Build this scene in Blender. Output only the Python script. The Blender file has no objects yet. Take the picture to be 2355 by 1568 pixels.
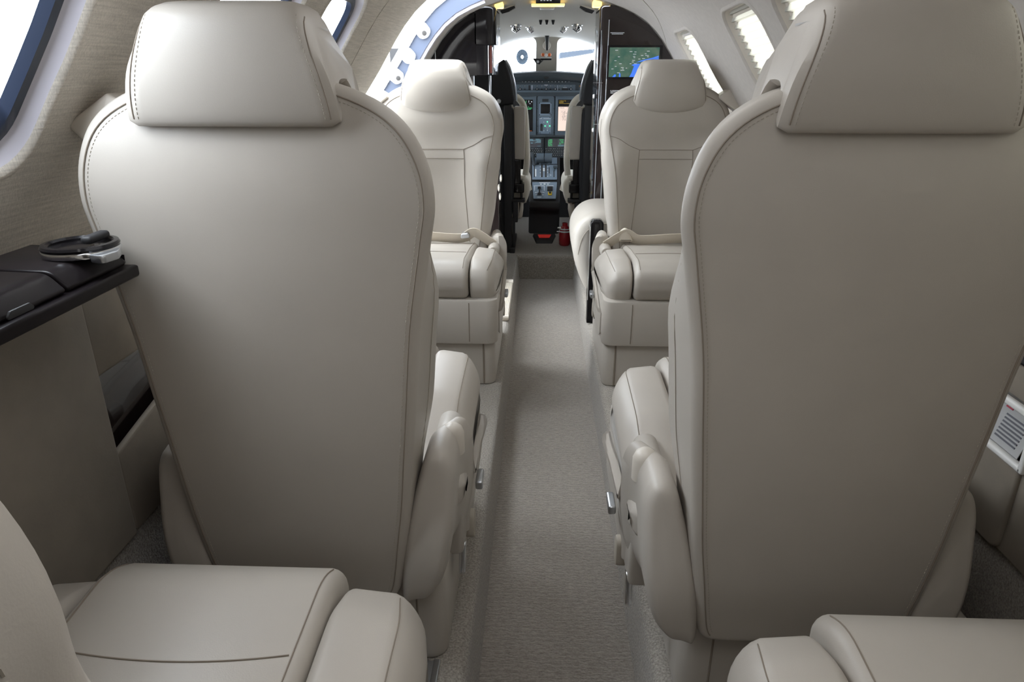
import bpy, bmesh, math, random
from mathutils import Vector, Matrix, geometry
from mathutils.bvhtree import BVHTree
random.seed(7)
SC = bpy.context.scene
COL = SC.collection
PI = math.pi

# ------------------------------------------------------------------ camera
F = 1570.0; VX, VY = 1243.0, 165.0; EYE = Vector((-.028, 0, 1.10)); IW, IH = 2355, 1568
_a = (VX-IW/2)/F; _b = -(VY-IH/2)/F
PS = math.asin(_a/math.sqrt(_a*_a+_b*_b+1)); TH = math.atan(_b)
RT = Vector((math.cos(PS), math.sin(PS), 0))
FW = Vector((-math.sin(PS)*math.cos(TH), math.cos(PS)*math.cos(TH), -math.sin(TH)))
UP = RT.cross(FW)
def ray(px, py): return FW + RT*((px-IW/2)/F) - UP*((py-IH/2)/F)
def at(px, py, D):
    d = ray(px, py); return EYE + d*(D/d.y)
def atz(px, py, z):
    d = ray(px, py); return EYE + d*((z-EYE.z)/d.z)
cam = bpy.data.cameras.new('camera'); co = bpy.data.objects.new('camera', cam); COL.objects.link(co)
cam.sensor_width = 36; cam.lens = 36*F/IW; cam.clip_start = .02; cam.clip_end = 300
M = Matrix((RT, UP, -FW)).transposed().to_4x4(); M.translation = EYE
co.matrix_world = M
SC.camera = co
SC.view_settings.view_transform = 'Standard'; SC.view_settings.look = 'None'
SC.view_settings.gamma = 1; SC.view_settings.use_curve_mapping = False
SC.view_settings.exposure = 1.85

# ------------------------------------------------------------------ materials
def mat(name, col, rough=.5, metal=0, coat=0, bump=None, var=None, emit=None, estr=1, spec=.5, stretch=(1,1,1), sheen=0, trans=0):
    """bump=(scale,strength,dist)  var=(scale,amount)"""
    m = bpy.data.materials.new(name); m.use_nodes = True
    nt = m.node_tree; b = nt.nodes['Principled BSDF']; L = nt.links
    b.inputs['Base Color'].default_value = (*col, 1); b.inputs['Roughness'].default_value = rough
    b.inputs['Metallic'].default_value = metal; b.inputs['Coat Weight'].default_value = coat
    b.inputs['Coat Roughness'].default_value = .04; b.inputs['Specular IOR Level'].default_value = spec
    b.inputs['Sheen Weight'].default_value = sheen
    if bump or var:
        tc = nt.nodes.new('ShaderNodeTexCoord'); mp = nt.nodes.new('ShaderNodeMapping')
        mp.inputs['Scale'].default_value = stretch; L.new(tc.outputs['Object'], mp.inputs['Vector'])
    if var:
        n = nt.nodes.new('ShaderNodeTexNoise'); n.inputs['Scale'].default_value = var[0]; n.inputs['Detail'].default_value = 4
        L.new(mp.outputs[0], n.inputs['Vector'])
        r = nt.nodes.new('ShaderNodeMapRange'); r.inputs['From Min'].default_value = .3; r.inputs['From Max'].default_value = .7
        r.inputs['To Min'].default_value = 1-var[1]; r.inputs['To Max'].default_value = 1+var[1]
        L.new(n.outputs['Fac'], r.inputs['Value'])
        x = nt.nodes.new('ShaderNodeVectorMath'); x.operation = 'SCALE'; x.inputs[0].default_value = col
        L.new(r.outputs[0], x.inputs['Scale']); L.new(x.outputs[0], b.inputs['Base Color'])
    if bump:
        n2 = nt.nodes.new('ShaderNodeTexNoise'); n2.inputs['Scale'].default_value = bump[0]; n2.inputs['Detail'].default_value = 3
        L.new(mp.outputs[0], n2.inputs['Vector'])
        bp = nt.nodes.new('ShaderNodeBump'); bp.inputs['Strength'].default_value = bump[1]; bp.inputs['Distance'].default_value = bump[2]
        L.new(n2.outputs['Fac'], bp.inputs['Height']); L.new(bp.outputs[0], b.inputs['Normal'])
    if emit:
        b.inputs['Emission Color'].default_value = (*emit, 1); b.inputs['Emission Strength'].default_value = estr
    return m

LEATHER = mat('beige_leather', (.455,.418,.370), .40, bump=(750,.10,.001), var=(9,.025), spec=.48)
STITCH = mat('stitch_thread', (.40,.36,.30), .7)
SEAM = mat('seam_dark_thread', (.24,.20,.16), .7)  # dark tone for seam lines and piping
PLASTIC = mat('cream_plastic', (.62,.57,.50), .35)
GAP = mat('dark_gap', (.03,.027,.025), .7)
FABRIC = None
HEAD = mat('headliner_suede', (.50,.465,.43), .85, bump=(300,.15,.001), var=(60,.04))
SALMON_REFL = mat('salmon_reflection', (.42,.13,.10), .4)
CHROME = mat('chrome', (.78,.80,.83), .12, metal=1)
SATIN = mat('satin_metal', (.55,.57,.60), .32, metal=1)
WALNUT = mat('dark_gloss_walnut', (.014,.009,.009), .10, coat=.4, var=(14,.35), stretch=(6,6,.6))
GLOSSB = mat('mirror_gloss_black', (.008,.007,.008), .05, spec=.35)
BLACK = mat('black_gloss', (.010,.009,.010), .12, spec=.3)
LEDGE = mat('dark_espresso_ledge', (.010,.008,.009), .28, spec=.14)
TAUPE = mat('taupe_sidewall_suede', (.24,.205,.165), .9, bump=(300,.15,.001), var=(20,.06))
BLACKM = mat('black_matt', (.018,.018,.02), .6)
BLACKT = mat('black_textile', (.022,.023,.027), .85, bump=(400,.3,.002))
SHEEP = mat('cream_sheepskin', (.70,.66,.57), .95, bump=(160,.4,.003), sheen=.4)
WHITEP = mat('white_plastic', (.80,.79,.77), .35)
WINFR = mat('window_frame_plastic', (.58,.56,.62), .35)
SEALB = mat('window_seal_dark', (.018,.026,.048), .35, coat=.1)
JAMB = mat('door_jamb_grey_blue', (.060,.078,.125), .5)
JAMBW = mat('door_jamb_white', (.85,.86,.9), .4)
PANEL = mat('instrument_panel_grey', (.090,.120,.147), .55)
PANELD = mat('instrument_panel_dark', (.038,.050,.060), .6)
PANELL = mat('instrument_panel_light', (.19,.245,.31), .5)
SCRN = mat('screen_black', (.008,.008,.010), .2)
MARK = mat('white_marking', (.75,.78,.8), .6)
RED = mat('red_gloss_paint', (.33,.012,.02), .2, coat=.8)
REDL = mat('red_lens', (.35,.02,.02), .3, emit=(1,.06,.04), estr=.05)
GREENL = mat('green_lamp', (.05,.6,.2), .3, emit=(.1,1,.35), estr=.55)
YELLOW = mat('yellow_plastic', (.80,.55,.03), .5)
AMBER = mat('amber_glow', (.9,.62,.15), .4, emit=(1,.72,.2), estr=.55)
ORANGE = mat('orange_plastic', (.75,.16,.04), .5)
CREAMW = mat('cockpit_liner', (.46,.435,.38), .7)
BELT = mat('cream_webbing', (.62,.56,.47), .8, bump=(500,.3,.001))
PAPER = mat('white_paper', (.42,.42,.42), .8)
INK = mat('grey_ink', (.12,.12,.14), .8)
TEAL = mat('teal_print', (.03,.28,.30), .6)
CRIM = mat('crimson_print', (.38,.02,.05), .6)
BROWNP = mat('brown_print', (.22,.12,.05), .6)
CONC = mat('apron_concrete', (.50,.50,.50), .9, var=(.2,.08))
JETW = mat('jet_white_paint', (.75,.76,.78), .3, coat=.5)
FANB = mat('fan_blade_metal', (.040,.056,.072), .6)
WINGG = mat('wing_grey', (.050,.060,.074), .9, spec=.1)

def screen_mat(name, col, s):
    return mat(name, tuple(c*.15 for c in col), .3, emit=col, estr=s*.32)
S_AMBER = screen_mat('screen_amber_text', (.55,.38,.05), .5)
S_CHART = screen_mat('screen_chart_paper', (1,.80,.70), .80)
S_GREEN = screen_mat('screen_green_text', (.15,.9,.35), .6)
S_WHITE = screen_mat('screen_white_text', (.8,.85,.9), .6)
S_OLIVE = screen_mat('screen_olive_patch', (.30,.30,.03), .6)
S_CYAN = screen_mat('screen_cyan_text', (.35,.7,.85), .5)
S_VIOLET = screen_mat('screen_violet', (.45,.35,.6), .6)
S_SEA = screen_mat('map_water_blue', (.06,.20,.85), .9)
S_GREY = mat('screen_grey', (.09,.09,.10), .3)

def map_mat():
    m = mat('map_land_green', (.02,.05,.04), .25)
    nt = m.node_tree; b = nt.nodes['Principled BSDF']
    tc = nt.nodes.new('ShaderNodeTexCoord'); n = nt.nodes.new('ShaderNodeTexNoise'); n.inputs['Scale'].default_value = 45; n.inputs['Detail'].default_value = 8
    nt.links.new(tc.outputs['Object'], n.inputs['Vector'])
    r = nt.nodes.new('ShaderNodeValToRGB'); r.color_ramp.elements[0].position = .35; r.color_ramp.elements[1].position = .7
    r.color_ramp.elements[0].color = (.022,.062,.045,1); r.color_ramp.elements[1].color = (.075,.105,.075,1)
    nt.links.new(n.outputs['Fac'], r.inputs[0]); nt.links.new(r.outputs[0], b.inputs['Emission Color']); b.inputs['Emission Strength'].default_value = .34
    return m
S_MAP = map_mat()

def fabric():
    m = mat('woven_linen', (.56,.515,.45), .9)
    nt = m.node_tree; b = nt.nodes['Principled BSDF']; L = nt.links
    tc = nt.nodes.new('ShaderNodeTexCoord')
    hs = []
    for sc, in (((16,16,420),), ((500,500,28),)):
        mp = nt.nodes.new('ShaderNodeMapping'); mp.inputs['Scale'].default_value = sc; L.new(tc.outputs['Object'], mp.inputs['Vector'])
        n = nt.nodes.new('ShaderNodeTexNoise'); n.inputs['Scale'].default_value = 1; n.inputs['Detail'].default_value = 3; L.new(mp.outputs[0], n.inputs['Vector']); hs.append(n)
    ad = nt.nodes.new('ShaderNodeMath'); ad.operation = 'ADD'; L.new(hs[0].outputs['Fac'], ad.inputs[0]); L.new(hs[1].outputs['Fac'], ad.inputs[1])
    r = nt.nodes.new('ShaderNodeMapRange'); r.inputs['From Min'].default_value = .7; r.inputs['From Max'].default_value = 1.3; r.inputs['To Min'].default_value = .80; r.inputs['To Max'].default_value = 1.16
    L.new(ad.outputs[0], r.inputs['Value'])
    x = nt.nodes.new('ShaderNodeVectorMath'); x.operation = 'SCALE'; x.inputs[0].default_value = (.56,.515,.45); L.new(r.outputs[0], x.inputs['Scale']); L.new(x.outputs[0], b.inputs['Base Color'])
    bp = nt.nodes.new('ShaderNodeBump'); bp.inputs['Strength'].default_value = .35; bp.inputs['Distance'].default_value = .0015; L.new(ad.outputs[0], bp.inputs['Height']); L.new(bp.outputs[0], b.inputs['Normal'])
    return m
FABRIC = fabric()

def carpet(name, col, rows):
    m = mat(name, col, 1.0, sheen=.25, spec=.1)
    nt = m.node_tree; b = nt.nodes['Principled BSDF']; L = nt.links
    tc = nt.nodes.new('ShaderNodeTexCoord')
    n = nt.nodes.new('ShaderNodeTexNoise'); n.inputs['Scale'].default_value = 260; n.inputs['Detail'].default_value = 3
    L.new(tc.outputs['Object'], n.inputs['Vector'])
    h = n.outputs['Fac']
    if rows:
        mp = nt.nodes.new('ShaderNodeMapping'); mp.inputs['Scale'].default_value = (60, 330, 60); L.new(tc.outputs['Object'], mp.inputs['Vector'])
        n3 = nt.nodes.new('ShaderNodeTexNoise'); n3.inputs['Scale'].default_value = 1; n3.inputs['Detail'].default_value = 2; L.new(mp.outputs[0], n3.inputs['Vector'])
        w = nt.nodes.new('ShaderNodeTexWave'); w.bands_direction = 'Y'; w.inputs['Scale'].default_value = 27; w.inputs['Distortion'].default_value = 7; w.inputs['Detail'].default_value = 2; w.inputs['Detail Scale'].default_value = 3
        L.new(tc.outputs['Object'], w.inputs['Vector'])
        mx = nt.nodes.new('ShaderNodeMath'); mx.operation = 'MULTIPLY_ADD'; L.new(w.outputs['Fac'], mx.inputs[0]); mx.inputs[1].default_value = .22; L.new(n3.outputs['Fac'], mx.inputs[2])
        m2 = nt.nodes.new('ShaderNodeMath'); m2.operation = 'MULTIPLY_ADD'; L.new(h, m2.inputs[0]); m2.inputs[1].default_value = .75; L.new(mx.outputs[0], m2.inputs[2]); h = m2.outputs[0]
        lo, hi = .55, 1.25
    else:
        lo, hi = .3, .7
    r = nt.nodes.new('ShaderNodeMapRange'); r.inputs['From Min'].default_value = lo; r.inputs['From Max'].default_value = hi; r.inputs['To Min'].default_value = .62; r.inputs['To Max'].default_value = 1.25
    L.new(h, r.inputs['Value'])
    x = nt.nodes.new('ShaderNodeVectorMath'); x.operation = 'SCALE'; x.inputs[0].default_value = col; L.new(r.outputs[0], x.inputs['Scale']); L.new(x.outputs[0], b.inputs['Base Color'])
    bp = nt.nodes.new('ShaderNodeBump'); bp.inputs['Strength'].default_value = .8; bp.inputs['Distance'].default_value = .004; L.new(h, bp.inputs['Height']); L.new(bp.outputs[0], b.inputs['Normal'])
    return m
CARPET = carpet('aisle_carpet', (.31,.28,.247), True)
CARPET2 = carpet('side_carpet', (.33,.30,.262), False)

def glass_mat():
    m = bpy.data.materials.new('window_glass'); m.use_nodes = True; nt = m.node_tree; nt.nodes.clear()
    o = nt.nodes.new('ShaderNodeOutputMaterial'); t = nt.nodes.new('ShaderNodeBsdfTransparent'); t.inputs[0].default_value = (.97,.98,1,1)
    g = nt.nodes.new('ShaderNodeBsdfGlossy'); g.inputs['Roughness'].default_value = .02
    mx = nt.nodes.new('ShaderNodeMixShader'); mx.inputs[0].default_value = .06; nt.links.new(t.outputs[0], mx.inputs[1]); nt.links.new(g.outputs[0], mx.inputs[2]); nt.links.new(mx.outputs[0], o.inputs[0])
    return m
GLASS = glass_mat()
def shade_mat():
    m = bpy.data.materials.new('pleated_shade_fabric'); m.use_nodes = True; nt = m.node_tree; nt.nodes.clear()
    o = nt.nodes.new('ShaderNodeOutputMaterial'); t = nt.nodes.new('ShaderNodeBsdfTranslucent'); t.inputs[0].default_value = (.235,.22,.178,1)
    g = nt.nodes.new('ShaderNodeBsdfDiffuse'); g.inputs[0].default_value = (.85,.83,.75,1)
    mx = nt.nodes.new('ShaderNodeMixShader'); mx.inputs[0].default_value = .45; nt.links.new(t.outputs[0], mx.inputs[1]); nt.links.new(g.outputs[0], mx.inputs[2]); nt.links.new(mx.outputs[0], o.inputs[0])
    return m
SHADE = shade_mat()

# ------------------------------------------------------------------ object helpers
def tag(o, label=None, cat=None, group=None, kind=None):
    if label: o['label'] = label
    if cat: o['category'] = cat
    if group: o['group'] = group
    if kind: o['kind'] = kind
    return o
def empty(name, loc=(0,0,0), rz=0, parent=None):
    o = bpy.data.objects.new(name, None); COL.objects.link(o); o.location = loc; o.rotation_euler = (0,0,rz); o.empty_display_size = .05
    if parent: o.parent = parent
    return o
def mk(name, geo, m, parent=None, smooth=True, ang=40, mods=None):
    V, Fs = geo
    me = bpy.data.meshes.new(name); me.from_pydata([tuple(v) for v in V], [], Fs)
    bm = bmesh.new(); bm.from_mesh(me); bmesh.ops.remove_doubles(bm, verts=bm.verts, dist=1e-6)
    bmesh.ops.recalc_face_normals(bm, faces=bm.faces); bm.to_mesh(me); bm.free()
    if smooth:
        me.shade_smooth(); me.set_sharp_from_angle(angle=math.radians(ang))
    me.materials.append(m)
    o = bpy.data.objects.new(name, me); COL.objects.link(o)
    if parent: o.parent = parent
    return o
def join(*geos):
    V, Fs = [], []
    for g in geos:
        n = len(V); V += list(g[0]); Fs += [tuple(i+n for i in f) for f in g[1]]
    return V, Fs
def warp(g, fn): return [fn(Vector(v)) for v in g[0]], g[1]
def move(g, d): d = Vector(d); return [Vector(v)+d for v in g[0]], g[1]
def mirx(g, x0=0): return [Vector((2*x0-v[0], v[1], v[2])) for v in g[0]], [tuple(reversed(f)) for f in g[1]]
def rot(g, axis, a, piv=(0,0,0)):
    R = Matrix.Rotation(a, 3, axis); p = Vector(piv); return [R@(Vector(v)-p)+p for v in g[0]], g[1]

def loft(rings, cap0=True, cap1=True, closed=True):
    V, Fs = [], []; n = len(rings[0])
    for r in rings: V += [Vector(p) for p in r]
    for i in range(len(rings)-1):
        for j in range(n if closed else n-1):
            k = (j+1) % n
            Fs.append((i*n+j, i*n+k, (i+1)*n+k, (i+1)*n+j))
    if cap0: Fs.append(tuple(range(n-1, -1, -1)))
    if cap1: Fs.append(tuple((len(rings)-1)*n+j for j in range(n)))
    return V, Fs
def area(o): return sum(o[i][0]*o[(i+1)%len(o)][1]-o[(i+1)%len(o)][0]*o[i][1] for i in range(len(o)))/2
def inset(o, d):
    n = len(o); out = []
    for i in range(n):
        p, q, r = o[i-1], o[i], o[(i+1)%n]
        e1 = Vector((q[0]-p[0], q[1]-p[1])); e2 = Vector((r[0]-q[0], r[1]-q[1]))
        if e1.length > 0: e1.normalize()
        if e2.length > 0: e2.normalize()
        n1 = Vector((-e1.y, e1.x)); n2 = Vector((-e2.y, e2.x)); m = n1+n2
        if m.length < 1e-6: m = n1
        m.normalize(); c = max(.5, m.dot(n1))
        out.append((q[0]+m.x*d/c, q[1]+m.y*d/c))
    return out
def rpoly(pts, seg=5):
    """pts: (u,v,r) corner list -> dense rounded outline, CCW"""
    n = len(pts); out = []
    for i in range(n):
        p = Vector(pts[i-1][:2]); q = Vector(pts[i][:2]); r = Vector(pts[(i+1)%n][:2]); rad = pts[i][2] if len(pts[i]) > 2 else 0
        a = (p-q); b = (r-q); la, lb = a.length, b.length
        if rad <= 0 or la < 1e-9 or lb < 1e-9: out.append(tuple(q)); continue
        a.normalize(); b.normalize(); ang = math.acos(max(-1, min(1, a.dot(b))))
        if ang > 3.1: out.append(tuple(q)); continue
        d = min(rad/math.tan(ang/2), la*.49, lb*.49); rr = d*math.tan(ang/2)
        bis = (a+b).normalized(); c = q+bis*(rr/math.sin(ang/2)); s = q+a*d; e = q+b*d
        a0 = math.atan2(s.y-c.y, s.x-c.x); a1 = math.atan2(e.y-c.y, e.x-c.x)
        da = (a1-a0+PI) % (2*PI)-PI
        for k in range(seg+1): t = a0+da*k/seg; out.append((c.x+rr*math.cos(t), c.y+rr*math.sin(t)))
    if area(out) < 0: out.reverse()
    return out
def dens(o, L, closed=True):
    out = []; n = len(o)
    for i in range(n if closed else n-1):
        p = Vector(o[i]); q = Vector(o[(i+1)%n]); k = max(1, int(math.ceil((q-p).length/L)))
        for j in range(k): out.append(tuple(p.lerp(q, j/k)))
    if not closed: out.append(tuple(o[-1]))
    return out
def catm(P, n=6, closed=True):
    out = []; N = len(P); rng = range(N) if closed else range(N-1)
    g = (lambda i: Vector(P[i % N])) if closed else (lambda i: Vector(P[max(0, min(N-1, i))]))
    for i in rng:
        a, b, c, d = g(i-1), g(i), g(i+1), g(i+2)
        for k in range(n):
            t = k/n; out.append(tuple(.5*((2*b)+(c-a)*t+(2*a-5*b+4*c-d)*t*t+(3*b-a-3*c+d)*t**3)))
    if not closed: out.append(tuple(P[-1]))
    if closed and len(out[0]) == 2 and area(out) < 0: out.reverse()
    return out
def AX(axis, u, v, w):
    return Vector((w,u,v)) if axis == 'x' else Vector((u,w,v)) if axis == 'y' else Vector((u,v,w))
def er(outline, axis, a, b, ra=0, rb=0, nr=4, spine=None, inner=(.9,.75,.5,.25), fa=None):
    """extrude a closed 2-D outline along an axis from a to b with rounded rims; spine(u,v) gives a dense cap"""
    rings = []
    def ring(o, w): return [AX(axis, p[0], p[1], w) for p in o]
    sg = 1 if b > a else -1
    steps = []
    if ra > 0:
        for k in range(nr): t = k/nr*PI/2; steps.append((ra*(1-math.sin(t)), a+sg*ra*(1-math.cos(t))))
        steps.append((0, a+sg*ra))
    else: steps.append((0, a))
    if rb > 0:
        for k in range(nr+1): t = k/nr*PI/2; steps.append((rb*(1-math.cos(t)), b-sg*rb*(1-math.sin(t))))
    else: steps.append((0, b))
    R = [(inset(outline, d) if d > 0 else list(outline), w) for d, w in steps]
    if spine:
        def shr(o, f): return [tuple(Vector(spine(*p)).lerp(Vector(p), f)) for p in o]
        o0, w0 = R[0]; o1, w1 = R[-1]
        pre = [(shr(o0, f), w0) for f in reversed((*inner[:], 0))] if True else []
        post = [(shr(o1, f), w1) for f in (*inner, 0)]
        R = pre+R+post
        return loft([ring(*x) for x in R], False, False)
    return loft([ring(*x) for x in R], True, True)
def box(x0, x1, y0, y1, z0, z1, r=0, nr=3):
    if r <= 0:
        o = [(x0,y0),(x1,y0),(x1,y1),(x0,y1)]; return er(o, 'z', z0, z1)
    r = min(r, .49*min(x1-x0, y1-y0, z1-z0))
    return er(rpoly([(x0,y0,r),(x1,y0,r),(x1,y1,r),(x0,y1,r)], nr), 'z', z0, z1, r*.999, r*.999, nr)
def tube(path, r, n=8, closed=False, caps=True):
    P = [Vector(p) for p in path]; N = len(P); rings = []; prev = None
    for i in range(N):
        t = (P[(i+1)%N]-P[i-1]) if closed else (P[min(i+1,N-1)]-P[max(i-1,0)])
        t.normalize()
        if prev is None:
            up = Vector((0,0,1)) if abs(t.z) < .9 else Vector((1,0,0)); u = t.cross(up).normalized()
        else:
            u = prev-t*prev.dot(t); u = u.normalized() if u.length > 1e-6 else t.orthogonal().normalized()
        prev = u; v = t.cross(u); rr = r[i] if isinstance(r, (list, tuple)) else r
        rings.append([P[i]+(u*math.cos(2*PI*k/n)+v*math.sin(2*PI*k/n))*rr for k in range(n)])
    if closed: rings.append(rings[0]); caps = False
    return loft(rings, caps, caps)
def ribbon(path, width_dir, w, th):
    """flat strap: path points, width along width_dir"""
    P = [Vector(p) for p in path]; N = len(P); rings = []
    for i in range(N):
        t = (P[min(i+1,N-1)]-P[max(i-1,0)]).normalized(); wd = Vector(width_dir[i] if isinstance(width_dir, list) else width_dir); wd = (wd-t*wd.dot(t)).normalized(); nn = t.cross(wd)
        rings.append([P[i]+wd*(w/2)*s+nn*(th/2)*q for s, q in ((-1,-.6),(-.9,-1),(.9,-1),(1,-.6),(1,.6),(.9,1),(-.9,1),(-1,.6))])
    return loft(rings)
def lathe(prof, axis='z', n=28, c=(0,0,0), caps=True):
    """prof list of (r, h)"""
    rings = []
    for r, h in prof:
        ring = []
        for k in range(n):
            a = 2*PI*k/n; u, v = r*math.cos(a), r*math.sin(a)
            p = {'z': (u,v,h), 'y': (u,h,v), 'x': (h,u,v)}[axis]; ring.append(Vector(p)+Vector(c))
        rings.append(ring)
    return loft(rings, caps, caps)
def dashes(path, on=.0030, off=.0024, r=.0005):
    P = [Vector(p) for p in path]; gs = []; carry = 0.; drawing = True; seg = []
    L = [0]
    for i in range(1, len(P)): L.append(L[-1]+(P[i]-P[i-1]).length)
    def pos(s):
        for i in range(1, len(P)):
            if L[i] >= s: t = (s-L[i-1])/max(1e-9, L[i]-L[i-1]); return P[i-1].lerp(P[i], t)
        return P[-1]
    s = 0
    while s+on < L[-1]:
        gs.append(tube([pos(s), pos(s+on)], r, 4)); s += on+off
    return join(*gs) if gs else ([], [])
def offset_path(path, d, plane_n):
    """shift path sideways within surface by d (path x plane_n)"""
    P = [Vector(p) for p in path]; out = []; nv = Vector(plane_n)
    for i in range(len(P)):
        t = (P[min(i+1,len(P)-1)]-P[max(i-1,0)]).normalized(); out.append(P[i]+t.cross(nv).normalized()*d)
    return out
def bvh_of(o):
    me = o.data; return BVHTree.FromPolygons([v.co.copy() for v in me.vertices], [tuple(p.vertices) for p in me.polygons])
def onto(bvh, pts, direction, back=1.0, lift=.0006):
    d = Vector(direction).normalized(); out = []
    for p in pts:
        p = Vector(p); h = bvh.ray_cast(p-d*back, d)
        if h[0] is not None: out.append(h[0]-d*lift)
    return out
def quadbox(p00, p10, p11, p01, th):
    """thin slab on four points, thickness th along its normal (toward the viewer side = -y)"""
    P = [Vector(p) for p in (p00,p10,p11,p01)]; n = (P[1]-P[0]).cross(P[3]-P[0]).normalized()
    if n.y > 0: n = -n
    return join(([*P, *[p+n*th for p in P]], [(0,1,2,3),(7,6,5,4),(0,4,5,1),(1,5,6,2),(2,6,7,3),(3,7,4,0)]))
def prect(px0, py0, px1, py1, D, th=.004, r=0):
    """upright slab standing at depth D, seen between the given picture rows and columns of the plan"""
    a = at((px0+px1)/2, py0, D); b = at((px0+px1)/2, py1, D); x0 = at(px0, (py0+py1)/2, D).x; x1 = at(px1, (py0+py1)/2, D).x
    o = rpoly([(x0,b.z,r),(x1,b.z,r),(x1,a.z,r),(x0,a.z,r)], 4)
    return er(o, 'y', D-th, D)
def bars(px0, py0, px1, py1, D, n, m, th=.001, jit=.3, fill=.7):
    """rows of small marks standing for unreadable lettering"""
    gs = []
    for i in range(n):
        y0 = py0+(py1-py0)*i/n; h = (py1-py0)/n*.5; x = px0
        while x < px1:
            w = (px1-px0)/m*(1-jit*random.random())
            if random.random() < fill: gs.append(prect(x, y0, min(px1, x+w*.75), y0+h, D, th))
            x += w
    return join(*gs) if gs else prect(px0,py0,px0+1,py0+1,D,th)

# ------------------------------------------------------------------ cabin shell
X0, Z0 = .015, .60
def sm(t): t = max(0, min(1, t)); return t*t*(3-2*t)
def rr(ph): return .735+.065*sm((math.degrees(ph)-38)/26)
def shell(side, D, ph, off=0):
    r = rr(ph)+off+.055*(1-sm((D-1.6)/1.2)); return Vector((X0+side*r*math.cos(ph), D, Z0+r*math.sin(ph)))     # the cabin narrows toward the nose
K = .74
def rrect(cx, cy, hw, hh, r, seg=6): return rpoly([(cx-hw,cy-hh,r),(cx+hw,cy-hh,r),(cx+hw,cy+hh,r),(cx-hw,cy+hh,r)], seg)
def wall_patch(D0, D1, p0, p1, holes, side, step=.05):
    """curved wall panel in (D, arc) space with rounded holes"""
    pts = []; edges = []; 
    def add(loop):
        i0 = len(pts); n = len(loop); pts.extend([Vector(p) for p in loop]); edges.extend([(i0+i, i0+(i+1)%n) for i in range(n)])
    outer = dens([(D0,p0*K),(D1,p0*K),(D1,p1*K),(D0,p1*K)], step); add(outer)
    for h in holes: add(dens(h, step))
    def inh(p):
        for h in holes:
            c = False; n = len(h)
            for i in range(n):
                a, b = h[i], h[i-1]
                if (a[1] > p[1]) != (b[1] > p[1]) and p[0] < (b[0]-a[0])*(p[1]-a[1])/(b[1]-a[1])+a[0]: c = not c
            if c: return True
        return False
    nx = int((D1-D0)/step); ny = int((p1-p0)*K/(step*.7))
    for i in range(1, nx):
        for j in range(1, ny):
            p = (D0+(D1-D0)*i/nx, p0*K+(p1-p0)*K*j/ny)
            if not inh(p): pts.append(Vector(p))
    r = geometry.delaunay_2d_cdt(pts, edges, [], 0, 1e-5)
    V2, Fc = r[0], r[2]; Fs = []
    for f in Fc:
        c = sum((V2[i] for i in f), Vector((0,0)))/len(f)
        if abs(area([V2[i] for i in f])) > 2e-6 and not inh(c): Fs.append(tuple(f))
    return [shell(side, v.x, v.y/K) for v in V2], Fs
rad = math.radians
LW = [(.740,.125),(1.34,.19),(1.80,.145)]           # centre, half width of each left window
RW = [(.28,.14),(.74,.14),(1.255,.145),(1.69,.14),(2.075,.14),(2.70,.15)]
PH0, PH1, PT = rad(28.5), rad(55), rad(76)
wl = empty('wall_left'); tag(wl, kind='structure'); wr = empty('wall_right'); tag(wr, kind='structure')
def hole(c, hw): return rrect(c, (PH0+PH1)/2*K, hw, (PH1-PH0)/2*K, .06, 7)
DOOR0, DOOR1, FRONT = 2.36, 2.86, 3.12
AFT = -.95
mk('fabric_panel', wall_patch(AFT, 2.06, rad(8), PT, [hole(c,h) for c,h in LW], -1), FABRIC, wl, ang=60)
mk('door_surround', wall_patch(2.06, DOOR0, rad(-30), PT, [], -1), FABRIC, wl, ang=60)
mk('forward_liner', wall_patch(DOOR1+.03, FRONT, rad(-30), PT, [], -1), HEAD, wl, ang=60)
mk('door_header', wall_patch(DOOR0, DOOR1+.03, rad(71), PT, [], -1), HEAD, wl, ang=60)
mk('fabric_panel', wall_patch(AFT, FRONT, rad(8), PT, [hole(c,h) for c,h in RW], 1), HEAD, wr, ang=60)
cl = []
for side, n in ((-1,0),(1,0)): pass
phs = [PT+(PI-2*PT)*i/14 for i in range(15)]
def ceilp(D, ph):
    p = shell(1 if ph <= PI/2 else -1, D, ph if ph <= PI/2 else PI-ph); return p
ceil = mk('ceiling', loft([[ceilp(D, ph) for ph in phs] for D in [AFT+(FRONT-AFT)*i/20 for i in range(21)]], False, False, closed=False), HEAD, ang=60); tag(ceil, kind='structure')
# seam strips between headliner sections
for nm, side, D in (('seam', 1, 2.93),):
    mk('liner_seam', tube([shell(side, 2.62+.50*t, rad(70-19*t), -.0003) for t in [i/12 for i in range(13)]], .0012, 6), STITCH, wr)
mk('liner_seam', tube([shell(-1, 2.06, rad(a), -.0003) for k, a in enumerate(range(8, 76, 4))], .0008, 6), STITCH, wl)

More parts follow.
